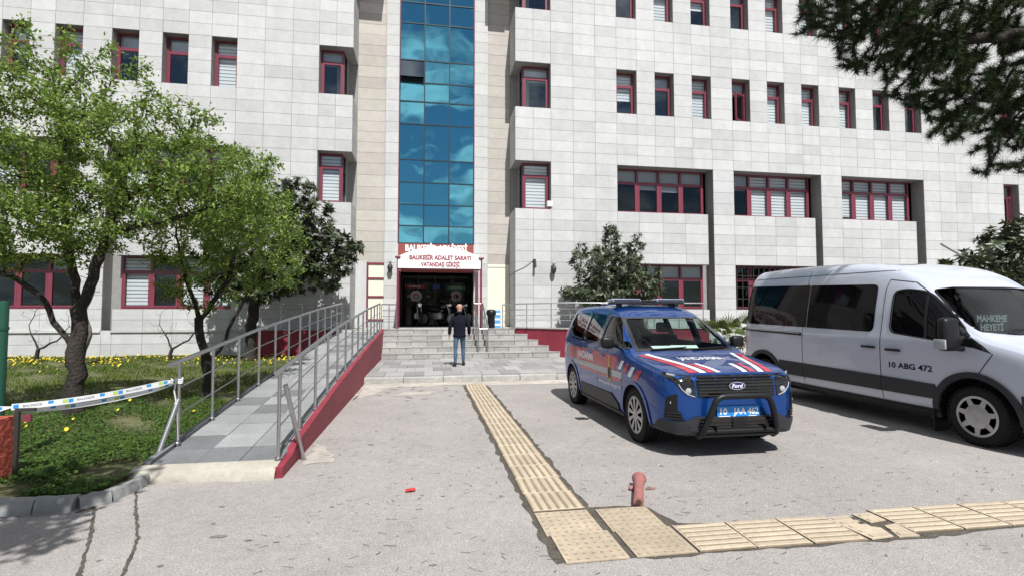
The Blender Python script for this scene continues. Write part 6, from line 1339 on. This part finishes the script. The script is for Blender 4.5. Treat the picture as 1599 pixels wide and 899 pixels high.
st_ = sorted(set([0, .01, .03, .06, .1, .16, .24, .34, .46, .6, .75, .88, .96, 1.02] + list(np.arange(1.1, 2.5, .09)) + list(np.arange(2.6, 5.2, .22)) + [5.2, 5.3, 5.36, 5.4, 5.44, 5.47, 5.5, 5.52, 5.545, 5.56]))
WS = roundpoly([(-.86, 1.345), (-.45, 1.315), (.45, 1.315), (.86, 1.345), (.76, 1.87), (.45, 1.90), (-.45, 1.90), (-.76, 1.87)], .06)
FW = roundpoly([(.98, 1.16), (2.16, 1.30), (2.16, 1.86), (1.98, 1.885), (1.72, 1.84)], [.03, .10, .12, .1, .12])
cav = v.loft([1.05, 1.2, 1.4, 1.7, 1.9, 2.2, 2.8, 3.4], 'cutter', M['room'], inset=.05, floor=lambda y: float(np.interp(y, [1.0, 1.55, 1.7, 4.2], [1.15, 1.15, .55, .55])))
VW = [(1.05, .345), (4.88, .345)]
cuts = [(cav, M['room']), (prism_y(WS, .1, 2.6), M['blackpl']), (prism_x(FW), M['blackpl'])]
for y, r in VW:
    for s in (-1, 1): cuts.append((cyl_x(y, .345, .45, s * .66, s * 1.4), M['blackpl']))
body_part(v, van, st_, M['vanwhite'], cuts)
for s in (-1, 1):
    v.patch('cab_window', [FW], 'side', M['blackglass'], van, off=-.010, sx=s)
    v.patch('window_rubber', [[a, b, c, d] for a, b, c, d in [(FW[i], FW[(i + 1) % len(FW)], tuple(Vector(FW[(i + 1) % len(FW)]) + (Vector(FW[(i + 1) % len(FW)]) - Vector((1.75, 1.5))).normalized() * .022), tuple(Vector(FW[i]) + (Vector(FW[i]) - Vector((1.75, 1.5))).normalized() * .022)) for i in range(len(FW))]], 'side', M['blackpl'], van, off=.004, sx=s)
    v.patch('window_divider', [[(1.62, 1.24), (1.66, 1.24), (1.735, 1.84), (1.70, 1.83)]], 'side', M['blackpl'], van, off=-.004, sx=s)
    v.patch('mirror_triangle', [[(.83, 1.09), (1.02, 1.15), (1.50, 1.22), (1.50, 1.50), (1.40, 1.50), (.93, 1.18)]], 'side', M['blackgl'], van, off=.005, sx=s)
    v.patch('side_window', [roundpoly([(2.43, 1.29), (3.76, 1.32), (3.76, 2.03), (2.43, 1.98)], [.09, .02, .02, .09]), ], 'side', M['blackglass'], van, off=.004, sx=s, thick=.004)
    v.patch('side_window', [roundpoly([(3.78, 1.32), (5.40, 1.355), (5.50, 1.50), (5.44, 2.06), (5.38, 2.09), (3.78, 2.035)], [.02, .12, .10, .08, .08, .02])], 'side', M['blackglass'], van, off=.004, sx=s, thick=.004)
    v.patch('side_rail', [[(3.86, 1.175), (5.40, 1.215), (5.40, 1.255), (3.86, 1.225)]], 'side', M['blackpl'], van, off=.004, sx=s, thick=.012)
    v.patch('rail_trim', v.line([(3.9, 1.215), (5.36, 1.25)], .012), 'side', M['steel'], van, off=.018, sx=s)
    v.patch('panel_gaps', v.line([(2.30, .36), (2.30, 1.9), (2.26, 2.04), (1.9, 1.98), (1.60, 1.75), (1.20, 1.38)], .010) + v.line([(3.84, .36), (3.84, 2.28)], .010) + v.line([(.83, 1.09), (1.02, .80)], .010) + v.line([(2.2, 2.17), (5.4, 2.22)], .010), 'side', M['blackgl'], van, off=.003, sx=s)
    v.patch('rub_strip', [[(1.45, .475), (1.52, .66), (2.295, .68), (2.295, .475)], [(2.305, .475), (2.305, .68), (3.835, .705), (3.835, .475)], [(3.845, .475), (3.845, .705), (4.44, .715), (4.40, .475)], [(5.3, .475), (5.3, .71), (5.5, .71), (5.5, .475)]], 'side', M['greypl'], van, off=.003, sx=s, thick=.014)
    v.patch('sill', [[(1.48, .285), (1.48, .345), (4.46, .345), (4.46, .285)]], 'side', M['blackpl'], van, off=.002, sx=s, thick=.03)
    for y, r in VW:
        a = np.linspace(R(-12), R(192), 30); v.patch('arch_cladding', [[(y + .45 * math.cos(p), .345 + .45 * math.sin(p)), (y + .45 * math.cos(q), .345 + .45 * math.sin(q)), (y + .52 * math.cos(q), .345 + .52 * math.sin(q)), (y + .52 * math.cos(p), .345 + .52 * math.sin(p))] for p, q in zip(a, a[1:])], 'side', M['greypl'], van, off=.002, sx=s, thick=.02)
    v.patch('front_bumper', [[(.10, .33), (.10, .66), (.56, .66), (.56, .5), (.62, .33)]], 'side', M['greypl'], van, off=.003, sx=s, thick=.016)
    for y, z in ((2.10, 1.055), (2.50, 1.075)):
        xx = v.side(y, z); mb = MB(); mb.cbox(s * (xx + .022) - .014, y - .13, z - .016, s * (xx + .022) + .014, y + .10, z + .018, .008); mb.build('door_handle', M['blackpl'], van, smooth=40)
        v.patch('handle_recess', [el(y - .01, z - .015, .07, .05, 18)], 'side', M['vanwhite'], van, off=.0035, sx=s)
    xx = v.side(1.30, 1.25); mb = MB(); mb.tube([(s * (xx - .03), 1.22, 1.20), (s * (xx + .12), 1.18, 1.20)], [.05, .045], 10); mb.tube([(s * (xx - .03), 1.16, 1.13), (s * (xx + .12), 1.16, 1.14)], [.035, .03], 8)
    bm = bmesh.new(); bmesh.ops.create_cube(bm, size=1)
    for q in bm.verts: q.co = Vector((q.co.x * .22, q.co.y * (.16 if q.co.z < 0 else .12), q.co.z * .40))
    bmesh.ops.bevel(bm, geom=bm.edges[:], offset=.05, segments=3, affect='EDGES', profile=.5); bmesh.ops.translate(bm, verts=bm.verts[:], vec=(s * (xx + .20), 1.17, 1.31)); mb.bm(bm); mi_ = mb.build('mirror', M['blackpl'], van, smooth=45)
    mb = MB(); mb.cbox(s * (xx + .318) - .012, 1.10, 1.13, s * (xx + .318) + .012, 1.25, 1.25, .01); mb.build('indicator', M['lamp'], mi_, smooth=40)
    mb = MB(); mb.box(s * (xx + .20) - .085, 1.252, 1.15, s * (xx + .20) + .085, 1.256, 1.47); mb.build('mirror_glass', M['chrome'], mi_)
    v.patch('tail_light', [[(5.44, .95), (5.54, .95), (5.53, 1.30), (5.46, 1.30)]], 'side', M['redlamp'], van, sx=s)
    hl = v.patch('headlight', [[(s * .74, .90), (s * .86, .82), (s * .945, 1.02), (s * .90, 1.16), (s * .80, 1.10)]], 'front', M['lamp'], van, off=.006, res=.04)
    mb = MB()
    for cx_, cz_ in ((.82, .93), (.87, 1.02)): mb.lathe([(.045, -.008), (.03, -.016), (0, -.018)], (s * cx_, v.front(cx_, cz_), cz_), 'y', 14)
    mb.build('lamp', M['chrome'], hl, smooth=40)
    mb = MB(); mb.box(s * .90 - .10, 1.56, .06, s * .90 + .10, 1.575, .34); mb.build('mudflap', M['blackpl'], van)
v.textside('lettering', '10 ABG 472', 2.16, .815, .075, .62, M['blackgl'], van, .02, slope=.0)
v.patch('windscreen', [WS], 'front', glass_mat('dark_windscreen', (.36, .42, .40), .012), van, off=-.012)
v.patch('windscreen_surround', [[WS[i], WS[(i + 1) % len(WS)], tuple(Vector(WS[(i + 1) % len(WS)]) * 1.0 + (Vector(WS[(i + 1) % len(WS)]) - Vector((0, 1.6))).normalized() * .025), tuple(Vector(WS[i]) + (Vector(WS[i]) - Vector((0, 1.6))).normalized() * .025)] for i in range(len(WS))], 'front', M['blackgl'], van, off=.004)
for x0, x1 in ((-.55, .1), (.1, .7)):
    mb = MB(); mb.tube([(x, v.front(x, z) - .03, z) for x, z in [(x0 + (x1 - x0) * q / 6, 1.325 + .05 * q / 6) for q in range(7)]], .010, 6); mb.build('wiper', M['blackpl'], van)
nb = MB(); nb.box(-.56, 1.37, 1.20, -.04, 1.375, 1.56); nt_ = nb.build('court_notice', M['blackgl'], van)
text_obj('lettering', 'MAHKEME', .085, lambda a, b: (-.53 + a, 1.367, 1.455 + b), M['dwhite'], nt_, .035, .46); text_obj('lettering', 'HEYETİ', .085, lambda a, b: (-.48 + a, 1.367, 1.345 + b), M['dwhite'], nt_, .035, .35)
for s in (-.5, .5):
    mb = MB(); mb.cbox(s - .26, 2.1, .55, s + .26, 2.6, .95, .05); mb.cbox(s - .25, 2.52, .9, s + .25, 2.68, 1.5, .06); mb.cbox(s - .13, 2.54, 1.52, s + .13, 2.66, 1.72, .04); mb.build('seat', M['seat'], van, smooth=40)
mb = MB(); mb.tube([(-.5 + .2 * math.cos(a), 1.72 + .09 * math.sin(a), 1.25 + .16 * math.sin(a)) for a in np.linspace(0, 2 * math.pi, 21)], .015, 6); mb.build('steering_wheel', M['blackpl'], van, smooth=60)
v.patch('grille', [roundpoly([(-.55, .72), (.55, .72), (.62, .95), (-.62, .95)], .05)], 'front', M['blackpl'], van, off=.006)
v.patch('front_bumper', [[(-.84, .34), (.84, .34), (.84, .66), (-.84, .66)]], 'front', M['greypl'], van, off=.005, thick=.014)
for y, r in VW:
    for s in (-1, 1): wheel(van, s * .885, y, r, .225, 7, s, 'star')
mb = MB(); mb.box(-.7, .5, .18, .7, 5.2, .30); mb.build('underbody', M['blackpl'], van)
